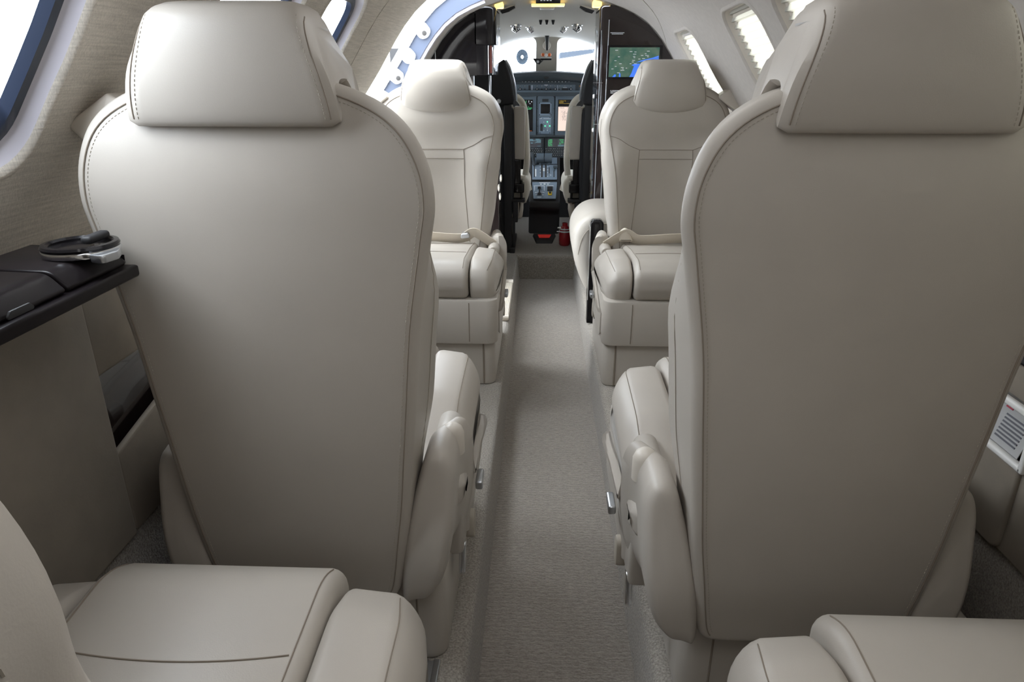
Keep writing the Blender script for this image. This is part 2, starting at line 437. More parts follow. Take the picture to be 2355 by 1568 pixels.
def funnel(side, c, hw, offs):
    """rounded frame rings; offs = list of (outward depth, shrink)"""
    rings = []
    for o, s in offs:
        q = dens(rrect(c, (PH0+PH1)/2*K, hw-s, (PH1-PH0)/2*K-s, max(.02, .06-s*.5), 7), .05)
        rings.append([shell(side, p[0], p[1]/K, o) for p in q])
    n = min(len(r) for r in rings)
    return rings
def same_n(rings, n=72):
    out = []
    for r in rings:
        L = [0]
        for i in range(len(r)): L.append(L[-1]+(r[(i+1)%len(r)]-r[i]).length)
        R = []
        for k in range(n):
            s = L[-1]*k/n; i = max(j for j in range(len(r)) if L[j] <= s); t = (s-L[i])/max(1e-9, L[i+1]-L[i]); R.append(r[i].lerp(r[(i+1)%len(r)], t))
        out.append(R)
    return out
def window(n, side, c, hw, shade):
    w = empty(f'window_{n}'); tag(w, kind='structure')
    lip = same_n(funnel(side, c, hw, [(0,-.002),(-.003,.003),(-.003,.007),(.004,.012)]))
    mk('reveal', loft(lip, False, False), FABRIC if side < 0 else HEAD, w, ang=70)
    fr = same_n(funnel(side, c, hw, [(.004,.012),(.018,.023),(.019,.026)])); mk('window_frame', loft(fr, False, False), WINFR if side < 0 else PLASTIC, w, ang=50)
    sl = same_n(funnel(side, c, hw, [(.019,.026),(.016,.029),(.018,.040),(.030,.046)])); mk('seal', loft(sl, False, False), SEALB if side < 0 else PLASTIC, w, ang=50)
    gl = same_n(funnel(side, c, hw, [(.030,.045),(.032,.09),(.033,.13)])); mk('pane', loft(gl, False, True), GLASS, w)
    if shade:
        nz = 34; ys = [PH0*K+.008+((PH1-PH0)*K-.016)*i/nz for i in range(nz+1)]
        V, Fs = [], []; xs = [c-hw+.010, c+hw-.010]
        for i, y in enumerate(ys):
            o = .012+(.009 if i % 2 else 0)
            for x in xs: V.append(shell(side, x, y/K, o))
        for i in range(nz): Fs.append((2*i, 2*i+1, 2*i+3, 2*i+2))
        mk('pleated_shade', (V, Fs), SHADE, w, smooth=False)
        sv = shell(side, c, PH0+.01, .022); 
    # daylight portal just outside the pane
    li = bpy.data.lights.new('daylight_portal', 'AREA'); li.shape = 'RECTANGLE'; li.size = 2*hw; li.size_y = (PH1-PH0)*K; li.cycles.is_portal = True
    lo = bpy.data.objects.new('daylight_portal', li); COL.objects.link(lo)
    pm = (PH0+PH1)/2; nrm = Vector((-side*math.cos(pm), 0, -math.sin(pm))); lo.location = shell(side, c, pm, .09)
    lo.rotation_euler = (-nrm).to_track_quat('Z', 'Y').to_euler()
    lo.parent = w
k = 1
for c, h in LW: window(k, -1, c, h, False); k += 1
for c, h in RW: window(k, 1, c, h, True); k += 1

# floor: sunken aisle, side platforms, step to the flight deck
FZ = .135
AL, AR = -.140, .182
STEP = 3.76
fl = empty('floor'); tag(fl, kind='structure')
def fprof(y):
    return None
mk('aisle_carpet', loft([[ (AL-.02,y,0),(AR+.02,y,0),(AR+.02,y,-.02),(AL-.02,y,-.02)] for y in (AFT, STEP+.01)]), CARPET, fl)
rd = .022
def plat(side, y0, y1):
    xi = AL if side < 0 else AR; xo = X0+side*.66
    pr = [(xo, FZ)]+[(xi+side*(rd*(1-math.sin(t))), FZ-rd*(1-math.cos(t))) for t in [PI/2*i/6 for i in range(7)]]+[(xi-side*.006, .02),(xi-side*.012,-.015),(xo,-.015)]
    N = 40
    return loft([[Vector((p[0], y0+(y1-y0)*i/N, p[1])) for p in pr] for i in range(N+1)])
mk('side_platform', plat(-1, AFT, STEP+.01), CARPET2, fl); mk('side_platform', plat(1, AFT, STEP+.01), CARPET2, fl)
mk('step_riser', er(rpoly([(STEP,-.015,0),(STEP+1.6,-.015,0),(STEP+1.6,FZ,0),(STEP,FZ,.018)], 6), 'x', -.75, .78), CARPET2, fl)
# carpeted kick along both walls and the padded lower side panels
for side, nm, wx in ((-1,'baseboard_left',wl),(1,'baseboard_right',wr)):
    pr = [(X0+side*.66,FZ-.03),(X0+side*.72,FZ-.03),(X0+side*.715,FZ+.01),(X0+side*.712,.395),(X0+side*.74,.395),(X0+side*.75,FZ-.03)]
    tag(mk(nm, loft([[Vector((p[0], y, p[1])) for p in pr] for y in (AFT, 2.30 if side < 0 else 3.0)]), CARPET2), kind='structure')
def lower_panel(side, y0, y1, z0, z1, x, th=.02, r=.006):
    xs = sorted((X0+side*x, X0+side*(x+th))); return box(xs[0], xs[1], y0, y1, z0, z1, r)
PX = .700
for side, wx in ((-1,wl),(1,wr)):
    P0 = .915 if side < 0 else .935; P1 = P0+.42
    mk('lower_panel', lower_panel(side, AFT, P0, .385, .84, PX), TAUPE, wx)
    mk('lower_panel', lower_panel(side, P0-.005, P1+.005, .67 if side < 0 else .745, .84, PX+.002), TAUPE, wx)
    mk('lower_panel', lower_panel(side, P1, 2.32 if side < 0 else 3.0, .385, .84, PX), TAUPE, wx)
    mk('pocket_back', lower_panel(side, P0-.05, P1+.05, .385, .80, PX+.030, .012), WALNUT if side < 0 else GAP, wx)
    mk('sill_cap', box(min(X0+side*PX,X0+side*.775), max(X0+side*PX,X0+side*.775), AFT, 2.32 if side < 0 else 3.0, .832, .846, .004), TAUPE, wx)
    mk('outer_skin', lower_panel(side, AFT, 2.36 if side < 0 else 3.1, -.05, .90, .775, .02), GAP, wx)
    if side < 0:
        mk('pocket_front', er(rpoly([(P0+.004,.385,.01),(P1,.385,.01),(P1,.60,.02),(P0+.30,.595,.06),(P0+.10,.555,.05),(P0+.004,.535,.01)], 5), 'x', X0+side*(PX+.006), X0+side*(PX+.018), .004, .004, 2), TAUPE, wx)
    else:
        mk('pocket_front', er(rpoly([(P0-.012,.385,.02),(P1,.385,.02),(P1,.537,.006),(P0-.012,.537,.006)], 5), 'x', X0+side*(PX-.006), X0+side*(PX+.012), .006, .004, 3), TAUPE, wx)
        mk('pocket_rim', join(box(X0+PX-.008, X0+PX+.006, P0-.016, P1, .530, .541, .004), box(X0+PX-.008, X0+PX+.006, P0-.018, P0-.006, .53, .63, .004), box(X0+PX-.006, X0+PX+.006, P0-.018, P1, .614, .626, .004)), WHITEP, wx)
        mk('pocket_upper_plate', box(X0+PX+.014, X0+PX+.020, P0-.01, P1, .622, .672, .002), TAUPE, wx)
# side ledges
def ledge(name, label, side, y0, y1, ym):
    L = empty(name, (X0+side*.60, (y0+y1)/2, .86)); tag(L, label, 'ledge'); ox, oy, oz = L.location
    def pf(pts): return rpoly([(side*(a-.60), b-.86, r) for a, b, r in pts], 6)
    TP = [(.567,.868,.004),(.590,.892,.022),(.690,.895,.005),(.715,.868,.003)]
    top = er(pf(TP), 'y', y0-oy, ym-.002-oy, .003, .003, 2)
    top2 = er(pf(TP), 'y', ym+.002-oy, y1-oy, .003, .012, 3)
    mk('lid', top, LEDGE, L); mk('lid', top2, LEDGE, L)
    lipg = er(pf([(.562,.852,.003),(.562,.8675,.004),(.715,.8675,.002),(.725,.852,.002)]), 'y', y0-oy, y1-oy+.004, .002, .006, 2)
    mk('edge_rail', lipg, LEDGE, L)
    mk('finger_notch', move(er(rpoly([(-.022,-.004,.004),(.022,-.004,.004),(.014,.004,.003),(-.014,.004,.003)], 4), 'x', side*.0, -side*.003, .001, .001, 2), (side*(.5655-.60), ym-.085-oy, .876-.86)), BLACKM, L)
    return L
ledge('side_ledge', 'glossy dark side ledge under the bare left cabin window', -1, .40, .842, .717)
# cup holder
ch = empty('cup_holder', (-.588,.800,.8935)); tag(ch, 'black and chrome cup holder ring on the dark left ledge', 'cup holder')
mk('chrome_ring', lathe([(.036,0),(.043,0),(.0442,.004),(.043,.007),(.036,.007),(.036,0)], n=40), CHROME, ch)
mk('rim', lathe([(.034,.007),(.0425,.007),(.0435,.010),(.042,.013),(.037,.0135),(.034,.011),(.033,.002),(.034,.008)], n=40), BLACK, ch)
mk('well', lathe([(.0,.001),(.034,.001),(.034,.003),(.0,.003)], n=30), BLACKM, ch)
mk('bracket', er(rpoly([(.030,-.034,.003),(.050,-.040,.006),(.055,-.015,.006),(.044,.012,.004),(.042,-.010,.004)], 4), 'z', -.004, .006, .002, .002, 2), SATIN, ch)
mk('clip', box(.008,.022,-.012,.030,.012,.022,.004), BLACKM, ch)

# magazines in the right pocket
mg = empty('magazine', (X0+PX+.020, 1.03, .59)); tag(mg, 'white printed magazine with teal and red pills in the right side pocket', 'magazine')
def mgq(u0, u1, v0, v1, lift=0): # u along y, v up; page tilts back against the pocket
    g = []
    for u, v in ((u0,v0),(u1,v0),(u1,v1),(u0,v1)): g.append(Vector((-.004-lift+v*.28, u, v)))
    n = Vector((-1,0,.28)).normalized()
    return [*g, *[p+n*.0012 for p in g]], [(0,1,2,3),(7,6,5,4),(0,4,5,1),(1,5,6,2),(2,6,7,3),(3,7,4,0)]
mk('cover', join(mgq(-.085,.16,-.048,.032), mgq(-.080,.165,-.048,.030,-.003)), PAPER, mg)
mk('teal_pill', mgq(-.012,.006,.012,.023,.0013), TEAL, mg); mk('red_pill', mgq(-.029,-.013,.008,.018,.0013), CRIM, mg)
mk('print_lines', join(*[mgq(-.072,-.022, -.002-.006*j, .0005-.006*j, .0013) for j in range(7)]), INK, mg); mk('print_blocks', join(*[mgq(.02+.018*i, .034+.018*i, .022-.014*j, .030-.014*j, .0013) for i in range(6) for j in range(4)]), INK, mg)
mg2 = tag(mk('magazine', move(box(0,.004,-.032,.05,-.045,.0,.001), (X0+PX+.016,.985,.585)), BROWNP), 'brown covered booklet low in the right side pocket', 'booklet')
# ------------------------------------------------------------------ cabin seat
BO = [(0,.165),(.10,.165),(.132,.168),(.147,.184),(.156,.225),(.164,.28),(.174,.35),(.182,.43),(.191,.52),(.203,.64),(.222,.755),(.230,.81),(.222,.862),(.196,.908),(.150,.940),(.080,.961),(0,.966)]
def seat(label, loc, rz, inb, top=0.0, ht=1.04, recl=2.5, group='cabin seats', stitch=True, belt=True, wide=1.0, px=0.0, hx=0.0, fs=0.0, bold=False, ft=.008):
    """inb = +1 when the aisle lies on the seat's own +x side"""
    S = empty('cabin_seat', loc, rz); tag(S, label, 'seat', group)
    def zt(z): return z+top*sm((z-.45)/.4)
    half = [(x*wide, zt(z)) for x, z in BO]
    out = catm(half+[(-x, z) for x, z in reversed(half[1:-1])], 5)
    lean = math.tan(rad(recl))
    TH0, TH1 = -.120, 0.0
    zc0, zc1 = .34, .80
    g = er(out, 'y', TH0, TH1, .013, .030, 5, spine=lambda u, v: (0., max(zc0, min(zc1, v))), inner=(.93,.85,.72,.55,.35,.18))
    def shape(p):
        x, y, z = p; w = .212
        x += math.copysign(.013, x)*min(1, abs(x)/.1)*sm((y+.115)/.09)*sm((.80-z)/.15)*sm((z-.36)/.15)
        x -= math.copysign(ft, x)*min(1, abs(x)/.1)*sm((y+.105)/.09)*sm((z-.64)/.14)
        if y > -.03:      # front: lumbar hollow between bolsters
            b = math.exp(-((abs(x)-.160)/.045)**2)*.026*sm((.78-z)/.12)*sm((z-.2)/.12)
            y += b+.012*sm((z-.72)/.1)*max(0, 1-(x/.2)**2)-.010*max(0,1-(x/.1)**2)*sm((.70-z)/.1)
        elif y < -.09:    # rear: gently crowned shell
            y -= .012*max(0, 1-(x/.215)**2)*sm((z-.17)/.12)*sm((.96-z)/.1)
        # thinner toward the top edge
        k = sm((z-.80)/.18); y = y*(1-.16*k)-.010*k
        return Vector((x, y-lean*(z-.42), z))
    back = mk('backrest', warp(g, shape), LEATHER, S, ang=55)
    bv = bvh_of(back)
    # rear shell seam and stitching
    io = inset(out, .013); seam = [(p[0], 0, p[1]) for p in io]
    i0 = min(range(len(seam)), key=lambda i: abs(seam[i][0])+seam[i][2]*.2)
    seam = seam[i0:]+seam[:i0]; seam = [p for p in seam if p[2] > .186 or abs(p[0]) > .13]
    sp = onto(bv, seam, (0,1,0)); 
    if len(sp) > 3: mk('rear_seam', tube(sp, .0010, 6), SEAM, S)
    if stitch:
        io2 = inset(out, .0185); s2 = [(p[0],0,p[1]) for p in io2]; s2 = s2[i0:]+s2[:i0]; s2 = [p for p in s2 if p[2] > .195 or abs(p[0]) > .125]
        mk('stitching', dashes(onto(bv, s2, (0,1,0), lift=.0002)), STITCH, S)
    io3 = inset(out, .030); fpl = [(p[0],0,p[1]) for p in io3]; fpl = fpl[i0:]+fpl[:i0]
    fp = onto(bv, [p for p in fpl if p[2] > .30], (0,-1,0))
    mk('front_piping', tube(fp, .0014, 6), SEAM, S)
    # double-stitched seam along the aisle side of the back
    ss_ = onto(bv, [(0, -.052-lean*(z-.42), zt(z)) for z in [.40+.44*i/40 for i in range(41)]], (-inb,0,0))
    if len(ss_) > 3:
        mk('side_seam', tube(ss_, .0011 if bold else .0006, 6), SEAM if bold else STITCH, S)
        for dy in (-.006, .006) if bold else ():
            q_ = onto(bv, [(0, p.y+dy, p.z) for p in ss_], (-inb,0,0), lift=.0003)
            mk('side_stitching', dashes(q_, .0034, .0026, .00055), STITCH, S)
    # front panel seams
    zz = zt
    gs = []
    for sx in (-1, 1):
        gs.append(tube(onto(bv, [(sx*x,0,zz(z)) for x, z in catm([(.092,.735),(.094,.69),(.094,.6),(.100,.5),(.108,.4),(.122,.29)], 6, False)], (0,-1,0)), .0010, 6))
        gs.append(tube(onto(bv, [(sx*x,0,zz(z)) for x, z in catm([(.092,.735),(.13,.752),(.165,.775),(.196,.785)], 6, False)], (0,-1,0)), .0010, 6))
    for z in (.735, .700): gs.append(tube(onto(bv, [(x/40,0,zz(z)) for x in [-3.68+7.36*i/14 for i in range(15)]], (0,-1,0)), .0010, 6))
    for q_ in gs: mk('front_seam', q_, SEAM, S)
    # headrest: hood that straddles the top of the back
    ly = -lean*(ht-.42)
    pr = catm([(-.134,-.133),(-.140,-.09),(-.138,-.045),(-.128,-.014),(-.105,-.001),(-.05,0),(-.005,-.008),(.018,-.032),(.027,-.075),(.025,-.12),(.012,-.155),(-.004,-.158),(-.012,-.13),(-.014,-.118),(-.028,-.098),(-.06,-.092),(-.09,-.094),(-.105,-.108),(-.111,-.127),(-.123,-.139)], 4)
    HW = .130
    N = 22; rings = []
    for i in range(N+1):
        u = -1+2*i/N
        d = .006*(1-math.sqrt(max(0, 1-max(0, (abs(u)-.93)/.07)**2)))
        rings.append((u, inset(pr, d) if d > 0 else pr))
    def hp(u, p):
        y, z = p; k = (z+.16)/.16
        w = HW*(1-.23*sm(k)**1.5)*(1-.05*(y > -.05))
        z2 = z
        if z > -.09: z2 -= .022*abs(u)**9*sm((z+.09)/.09)
        if y > -.045 and z < -.06: z2 -= .014*(1-u*u)*sm((-.06-z)/.08)-.004
        if y > -.05: y += .008*(1-u*u)-.010*u*u
        if y < -.118: y -= .006*(1-u*u)
        return Vector((u*w+hx, y+ly+.004, z2+ht))
    hg = loft([[hp(u, p) for p in o] for u, o in rings])
    hr = mk('headrest', hg, LEATHER, S, ang=50); hb = bvh_of(hr)
    gs = []; st = []
    for sx in (-1, 1):
        ln = [(hx+sx*(HW*(1-.23*sm((z+.16)/.16)**1.5)*.925), 0, z+ht) for z in [-.131+.118*i/20 for i in range(21)]]
        q = onto(hb, ln, (0,1,0)); q2 = onto(hb, [(p[0]-sx*.006,0,p[2]) for p in ln], (0,1,0), lift=.0002); q3 = onto(hb, ln, (0,-1,0))
        for a in ((q, q3) if belt else (q,)):
            if len(a) > 2: gs.append(tube(a, .0009, 6))
        if stitch and len(q2) > 2: st.append(dashes(q2))
    for q_ in gs: mk('headrest_seam', q_, SEAM, S)
    for q_ in st: mk('headrest_stitching', q_, STITCH, S)
    # seat cushion
    cp = rpoly([(-.03,.295,.02),(.425,.295,.035),(.448,.34,.05),(.452,.385,.035),(.395,.418,.09),(.20,.405,.2),(-.03,.375,.03)], 7)
    def crown(p): return Vector((p.x, p.y, p.z+.010*(1-(p.x/.145)**2)*sm((p.z-.33)/.06)))
    cu = mk('seat_cushion', warp(er(dens(cp,.03), 'x', -.143, .143, .018, .018, 5), crown), LEATHER, S); cb = bvh_of(cu)
    sg = [tube(onto(cb, [(x,.285-.012*(1-(x/.125)**2),0) for x in [-.125+.25*i/16 for i in range(17)]], (0,0,-1)), .0009, 6)]
    for sx in (-1,1): sg.append(tube(onto(cb, [(sx*.128, y, 0) for y in [0+.43*i/40 for i in range(41)]], (0,0,-1)), .0009, 6))
    for q_ in sg: mk('cushion_seam', q_, SEAM, S)
    bp = rpoly([(-.03,.270,.02),(.40,.275,.03),(.430,.33,.06),(.425,.385,.05),(.35,.415,.10),(.17,.405,.15),(.05,.36,.08),(-.03,.34,.03)], 7)
    for sx in (-1, 1):
        def wb(p):
            t = (p.x-.146)/.112      # 0 inner .. 1 outer
            z = p.z-.030*max(0, t-.35)**2*sm((p.z-.3)/.1)*2.2
            x = p.x-.020*sm((p.y-.30)/.15)*max(0, t)+fs*max(0, t)
            return Vector((sx*x, p.y, z))
        b = mk('side_bolster', warp(er(dens(bp,.03), 'x', .146, .258, .016, .040, 6), wb), LEATHER, S); bb = bvh_of(b)
        if stitch:
            ln = onto(bb, [(sx*(.226+fs*.7-.014*sm((y-.33)/.1)),y,0) for y in [.06+.34*i/30 for i in range(31)]], (0,0,-1))
            mk('bolster_seam', tube(ln, .0008, 6), SEAM, S); mk('bolster_stitching', dashes([p+Vector((-sx*.006,0,.0004)) for p in ln]), STITCH, S)
    # seat pan front apron and pedestal
    ap = er(rpoly([(-.235,.02,.01),(.235,.02,.01),(.235,.44,.035),(-.235,.44,.035)], 5), 'z', .150, .298, .006, .006, 2)
    a = mk('front_apron', ap, LEATHER, S); ab = bvh_of(a)
    for sx in (-1,1): mk('apron_seam', tube(onto(ab, [(sx*.145,0,z) for z in [.16+.13*i/8 for i in range(9)]], (0,-1,0)), .0014, 6), SEAM, S)
    pd = move(er(rpoly([(-.225,-.075,.03),(.225,-.075,.03),(.225,.420,.03),(-.225,.420,.03)], 6), 'z', 0, .172, .006, .02, 3), (px,0,0))
    p = mk('pedestal', pd, LEATHER, S); pb = bvh_of(p)
    gs = []
    for sx in (-1,1):
        gs.append(tube(onto(pb, [(px+sx*.188,0,z) for z in [.006+.155*i/8 for i in range(9)]], (0,-1,0)), .0032, 6))
        gs.append(tube(onto(pb, [(px+sx*.178,0,z) for z in [.006+.155*i/8 for i in range(9)]], (0,1,0)), .0016, 6))
    for q_ in gs: mk('pedestal_seam', q_, SEAM, S)
    # side fairings with hinge, recess handle and recline lever
    fo = catm([(.150,.166),(.178,.166),(.206,.174),(.232,.21),(.245,.28),(.249,.345),(.248,.385),(.238,.410),(.222,.416),(.200,.404),(.184,.37),(.165,.31),(.153,.24)], 5)
    for sx in (-1, 1):
        ys = [(-.122,.012),(-.118,.006),(-.110,.002),(-.09,0),(0,0),(.03,0),(.05,0),(.062,.004),(.066,.0),(.08,0),(.2,0),(.28,0),(.34,0),(.375,.004),(.388,.012)]
        rings = []
        def frow(y, o):
            vm = .43-.135*sm((y-.054)/.012)-.05*sm((y-.1)/.28); ring = []
            for u, v in o:
                vv = min(v, vm-.012*max(0, (vm-.30)*0)) if y > .054 else v
                yy = y+.045*sm((v-.22)/.22)*(1-sm((y+.122)/.17))
                uu = u+.020*sm((y-.0)/.06)
                if y > .03: uu = max(uu, uu+(.240-uu)*sm((y-.03)/.05)*(uu < .24))
                ring.append(Vector((sx*(uu+fs*sm((u-.15)/.08)), yy, vv)))
            return ring
        def mid(v): t = max(0, min(1, (v-.19)/.19)); return .188+.036*t, .19+.19*t
        o0 = inset(fo, .012); mid = lambda v: (.209,.290)
        for f_ in (0, .3, .6, .85): rings.append(frow(-.122-.003*(1-f_), [tuple(Vector(mid(p[1])).lerp(Vector(p), f_)) for p in o0]))
        for y, d in ys: rings.append(frow(y, inset(fo, d) if d else fo))
        f = mk('side_fairing', loft(rings, False, True), LEATHER, S, ang=60)
        mk('hinge_dome', lathe([(.0001,.024),(.009,.022),(.016,.016),(.020,.006),(.020,-.03),(.0001,-.03)], 'z', 22, (sx*(.236+fs),.020,.396)), PLASTIC, S)
        inboard = sx == inb
        hx_ = sx*(.222+fs)
        mk('hinge_boss', lathe([(.0,.118),(.016,.118),(.021,.112),(.021,.05),(.0,.05)], 'y', 24, (hx_,0,.374)), LEATHER, S)
        mk('hinge_pin', lathe([(.0,.1215),(.007,.1215),(.0085,.119),(.0085,.11),(0,.11)], 'y', 18, (hx_,0,.369)), CHROME, S)
        if inboard:
            mk('grip_recess', er(rpoly([(.085,.135,.012),(.118,.130,.012),(.121,.185,.014),(.09,.192,.014)], 5), 'x', sx*(.244+fs), sx*(.262+fs), .002, .004, 2), STITCH, S)
            mk('recline_lever', er(rpoly([(.02,.105,.006),(.045,.10,.006),(.06,.155,.008),(.036,.165,.008)], 4), 'x', sx*(.238+fs), sx*(.250+fs), .002, .003, 3), CHROME, S)
            mk('lever_plate', box(min(sx*(.262+fs),sx*(.276+fs)), max(sx*(.262+fs),sx*(.276+fs)), .12,.17,.222,.240,.004), SATIN, S)
    # shoulder harness guide on the outboard shoulder
    gx = -inb
    hgd = er(rpoly([(.160,.915,.008),(.232,.866,.006),(.264,.900,.006),(.200,.940,.006)], 4), 'y', -.06-lean*.45, .005-lean*.45, .006, .006, 3)
    hgd = warp(hgd, lambda p: Vector((gx*p.x, p.y, zt(p.z))))
    mk('harness_guide', hgd, PLASTIC, S)
    mk('harness_slot', warp(er(rpoly([(.205,.842,.004),(.224,.835,.004),(.229,.856,.004),(.212,.862,.004)], 3), 'y', -.055-lean*.45, -.005-lean*.45, .003, .003, 2), lambda p: Vector((gx*p.x, p.y, zt(p.z)))), CHROME, S)
    if belt:
        pts = catm([(-.20,.05,.385),(-.15,.055,.42),(-.125,.055,.428),(-.09,.05,.408),(-.04,.055,.408),(.02,.06,.414),(.07,.055,.415),(.11,.06,.425)], 5, False)
        mk('seat_belt', ribbon([(p[0]*-inb, p[1], p[2]) for p in pts], (0,.55,1), .042, .004), BELT, S)
        mk('belt_cover', er(rpoly([(.10,.40,.006),(.155,.40,.006),(.150,.435,.02),(.128,.452,.012)], 5), 'y', .03, .062, .006, .008, 3), BELT, S)
        mk('belt_buckle', er(rpoly([(-.118,.412,.006),(-.082,.408,.006),(-.085,.428,.008),(-.112,.431,.008)], 4), 'y', .03, .075, .004, .005, 3), SATIN, S)
    return S
seat('beige leather cabin seat seen from behind, left of the aisle, headrest raised', (-.390,.985,FZ), 0, 1, 0, 1.043, recl=1.0, hx=-.006, belt=False, fs=-.013, px=-.013, ft=.026)
seat('beige leather cabin seat seen from behind, right of the aisle, beside the magazine pocket', (.368,.915,FZ), 0, -1, 0, 1.043, recl=1.0, px=.067, hx=-.010, belt=False, fs=-.013, ft=.020)
seat('beige leather cabin seat facing us left of the aisle, next to the open entry door', (-.388,2.47,FZ), PI, -1, -.030, 1.004, wide=1.0, fs=-.020)
seat('beige leather cabin seat facing us right of the aisle, under the glowing map screen', (.414,2.47,FZ), PI, 1, -.030, 1.004, wide=1.0, fs=-.020)
seat('nearest beige leather seat at lower left, its backrest edge cutting the corner', (-.400,.234,FZ), 0, 1, 0, 1.0, recl=7.4, belt=False, bold=True)
seat('nearest beige leather seat at lower right, only its cushion showing', (.432,.180,FZ), 0, -1, 0, 1.0, recl=12, belt=False)

# seat tracks
for x, y0, y1, lab in ((-.205, .55, .905, 'narrow metal seat track on the carpet left of the aisle'),):
    t = empty('seat_track', (x,(y0+y1)/2,FZ)); tag(t, lab, 'seat track'); h = (y1-y0)/2
    mk('rail', join(box(-.016,-.005,-h,h,0,.006,.001), box(.005,.016,-h,h,0,.006,.001), box(-.006,.006,-h,h,0,.002)), SATIN, t)
    mk('slots', join(*[move(lathe([(.004,.0021),(.004,.0026),(0,.0026)], n=10), (0,-h+.03+.025*i,0)) for i in range(int((y1-y0-.05)/.025))]), GAP, t)

# ------------------------------------------------------------------ entry door opening on the left
dj = empty('door_1'); tag(dj, kind='structure')
# forward jamb: aft-facing plate following the fuselage curve, with latch lugs
def jring(ph, r0, r1): return shell(-1, 2.80, ph, r0), shell(-1, 2.80, ph, r1)
def jplate(a0, a1, o0, o1, y0, y1, n=24):
    rings = []
    for i in range(n+1):
        ph = rad(a0+(a1-a0)*i/n); p, q = jring(ph, o0, o1)
        rings.append([Vector((p.x,y0,p.z)), Vector((q.x,y0,q.z)), Vector((q.x,y1,q.z)), Vector((p.x,y1,p.z))])
    return loft(rings)
mk('jamb_plate', jplate(-30, 71, -.002, .055, DOOR1, DOOR1+.03), JAMB, dj)
mk('jamb_edge', jplate(-30, 71, -.014, -.002, DOOR1+.012, DOOR1+.04), WINFR, dj)
mk('jamb_outer', jplate(-30, 71, .055, .085, DOOR1-.012, DOOR1+.03), JAMBW, dj)
mk('aft_jamb', jplate(-30, 71, .022, .08, DOOR0-.03, DOOR0), HEAD, dj)
for a in (52.5, 45, 38.5, 29, 20):
    # white latch lug with a dark round hole
    c = shell(-1, DOOR1, rad(a), .034); 
    er_o = rpoly([(-.030,-.026,.012),(.012,-.026,.02),(.024,0,.02),(.012,.026,.02),(-.030,.026,.012)], 5)
    rd_ = Vector((-math.cos(rad(a)), 0, math.sin(rad(a)))); tg = Vector((math.sin(rad(a)), 0, math.cos(rad(a))))
    g = er(er_o, 'y', -.016, 0, .003, 0, 2)
    mk('latch_lug', ([c - rd_*v.x + tg*v.z + Vector((0,v.y,0)) for v in g[0]], g[1]), JAMBW, dj)
    if a != 45:
        h = lathe([(0,-.0165),(.0085,-.0165),(.010,-.0158),(.010,-.012),(0,-.012)], 'y', 18)
        mk('latch_hole', move(h, c-rd_*.004), GAP, dj)
# ribbed sill tread on the raised floor edge
stt = empty('sill_tread', (-.172,2.94,FZ)); tag(stt, 'pale ribbed sill tread on the carpet edge by the entry door', 'sill tread')
mk('plate', box(-.026,.026,-.27,.27,0,.012,.005), PLASTIC, stt)
mk('ribs', join(*[tube([(-.020+.005*i,-.235,.0125),(-.020+.005*i,.235,.0125)], .0014, 5) for i in range(9)]), BELT, stt)
mk('end_roll', join(tube([(-.026,-.262,.014),(.026,-.262,.014)], .011, 10), tube([(-.026,.258,.014),(.026,.258,.014)], .012, 10)), PLASTIC, stt)

# ------------------------------------------------------------------ forward cabinets
lc = empty('forward_cabinet', (-.42,FRONT,FZ)); tag(lc, 'dark gloss cabinet with a rounded corner, left of the flight deck opening', 'cabinet')
def shell_x(z, off=0):   # half width at height z
    best = None
    for i in range(0, 900):
        ph = rad(-40+i*.14); p = shell(1, 3.1, ph, off)
        if best is None or abs(p.z-z) < best[0]: best = (abs(p.z-z), p.x-X0)
    return best[1]
def arch_outline(side, xin, zlo, zhi, n=22, off=-.004):
    pts = [(xin, zlo)]; out = []
    zt_ = None
    col = []
    for i in range(n+1):
        ph = rad(-38+(88+38)*i/n); p = shell(1, 3.1, ph, off)
        hx = p.x-X0
        if p.z >= zlo and hx >= abs(xin-X0): col.append((X0+side*hx, p.z))
    col = [(X0+side*shell_x(zlo, off), zlo)]+col
    # close at the inner edge
    lastx, lastz = col[-1]
    o = [(xin, zlo)]+col+[(xin, lastz+.004)]
    if area(o) < 0: o.reverse()
    return o
def lcl(g): return move(g, (-lc.location.x, -lc.location.y, -lc.location.z))
up = arch_outline(-1, -.300, 1.085, 1.4)
mk('upper_cabinet', lcl(er(up, 'y', FRONT, FRONT+.30)), GLOSSB, lc)
mk('rounded_corner', lcl(er(rpoly([(-.305,FRONT,0),(-.216,FRONT,.075),(-.216,FRONT+.30,0),(-.305,FRONT+.30,0)], 10), 'z', 1.205, 1.352, .004, .012, 3)), BLACK, lc)
mk('gloss_column', lcl(er(rpoly([(-.305,FRONT+.001,0),(-.246,FRONT+.001,.04),(-.246,FRONT+.20,0),(-.305,FRONT+.20,0)], 10), 'z', 1.087, 1.2045)), BLACK, lc)
mk('salmon_reflection_strip', lcl(er(rpoly([(-.2455,FRONT+.03,0),(-.238,FRONT+.03,0),(-.238,FRONT+.20,0),(-.2455,FRONT+.20,0)], 2), 'z', 1.095, 1.203)), SALMON_REFL, lc)  # orange-red reflection on the gloss column, put in as a coloured solid strip
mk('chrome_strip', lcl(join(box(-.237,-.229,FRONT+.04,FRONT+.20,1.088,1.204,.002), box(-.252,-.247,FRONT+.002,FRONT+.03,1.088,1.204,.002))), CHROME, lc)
mk('smoked_corner_pane', lcl(er(rpoly([(-.246,FRONT+.022,0),(-.222,FRONT+.05,.02),(-.222,FRONT+.28,0),(-.225,FRONT+.28,0),(-.225,FRONT+.052,.02),(-.246,FRONT+.026,0)], 10), 'z', 1.087, 1.2045)), GLASS, lc)
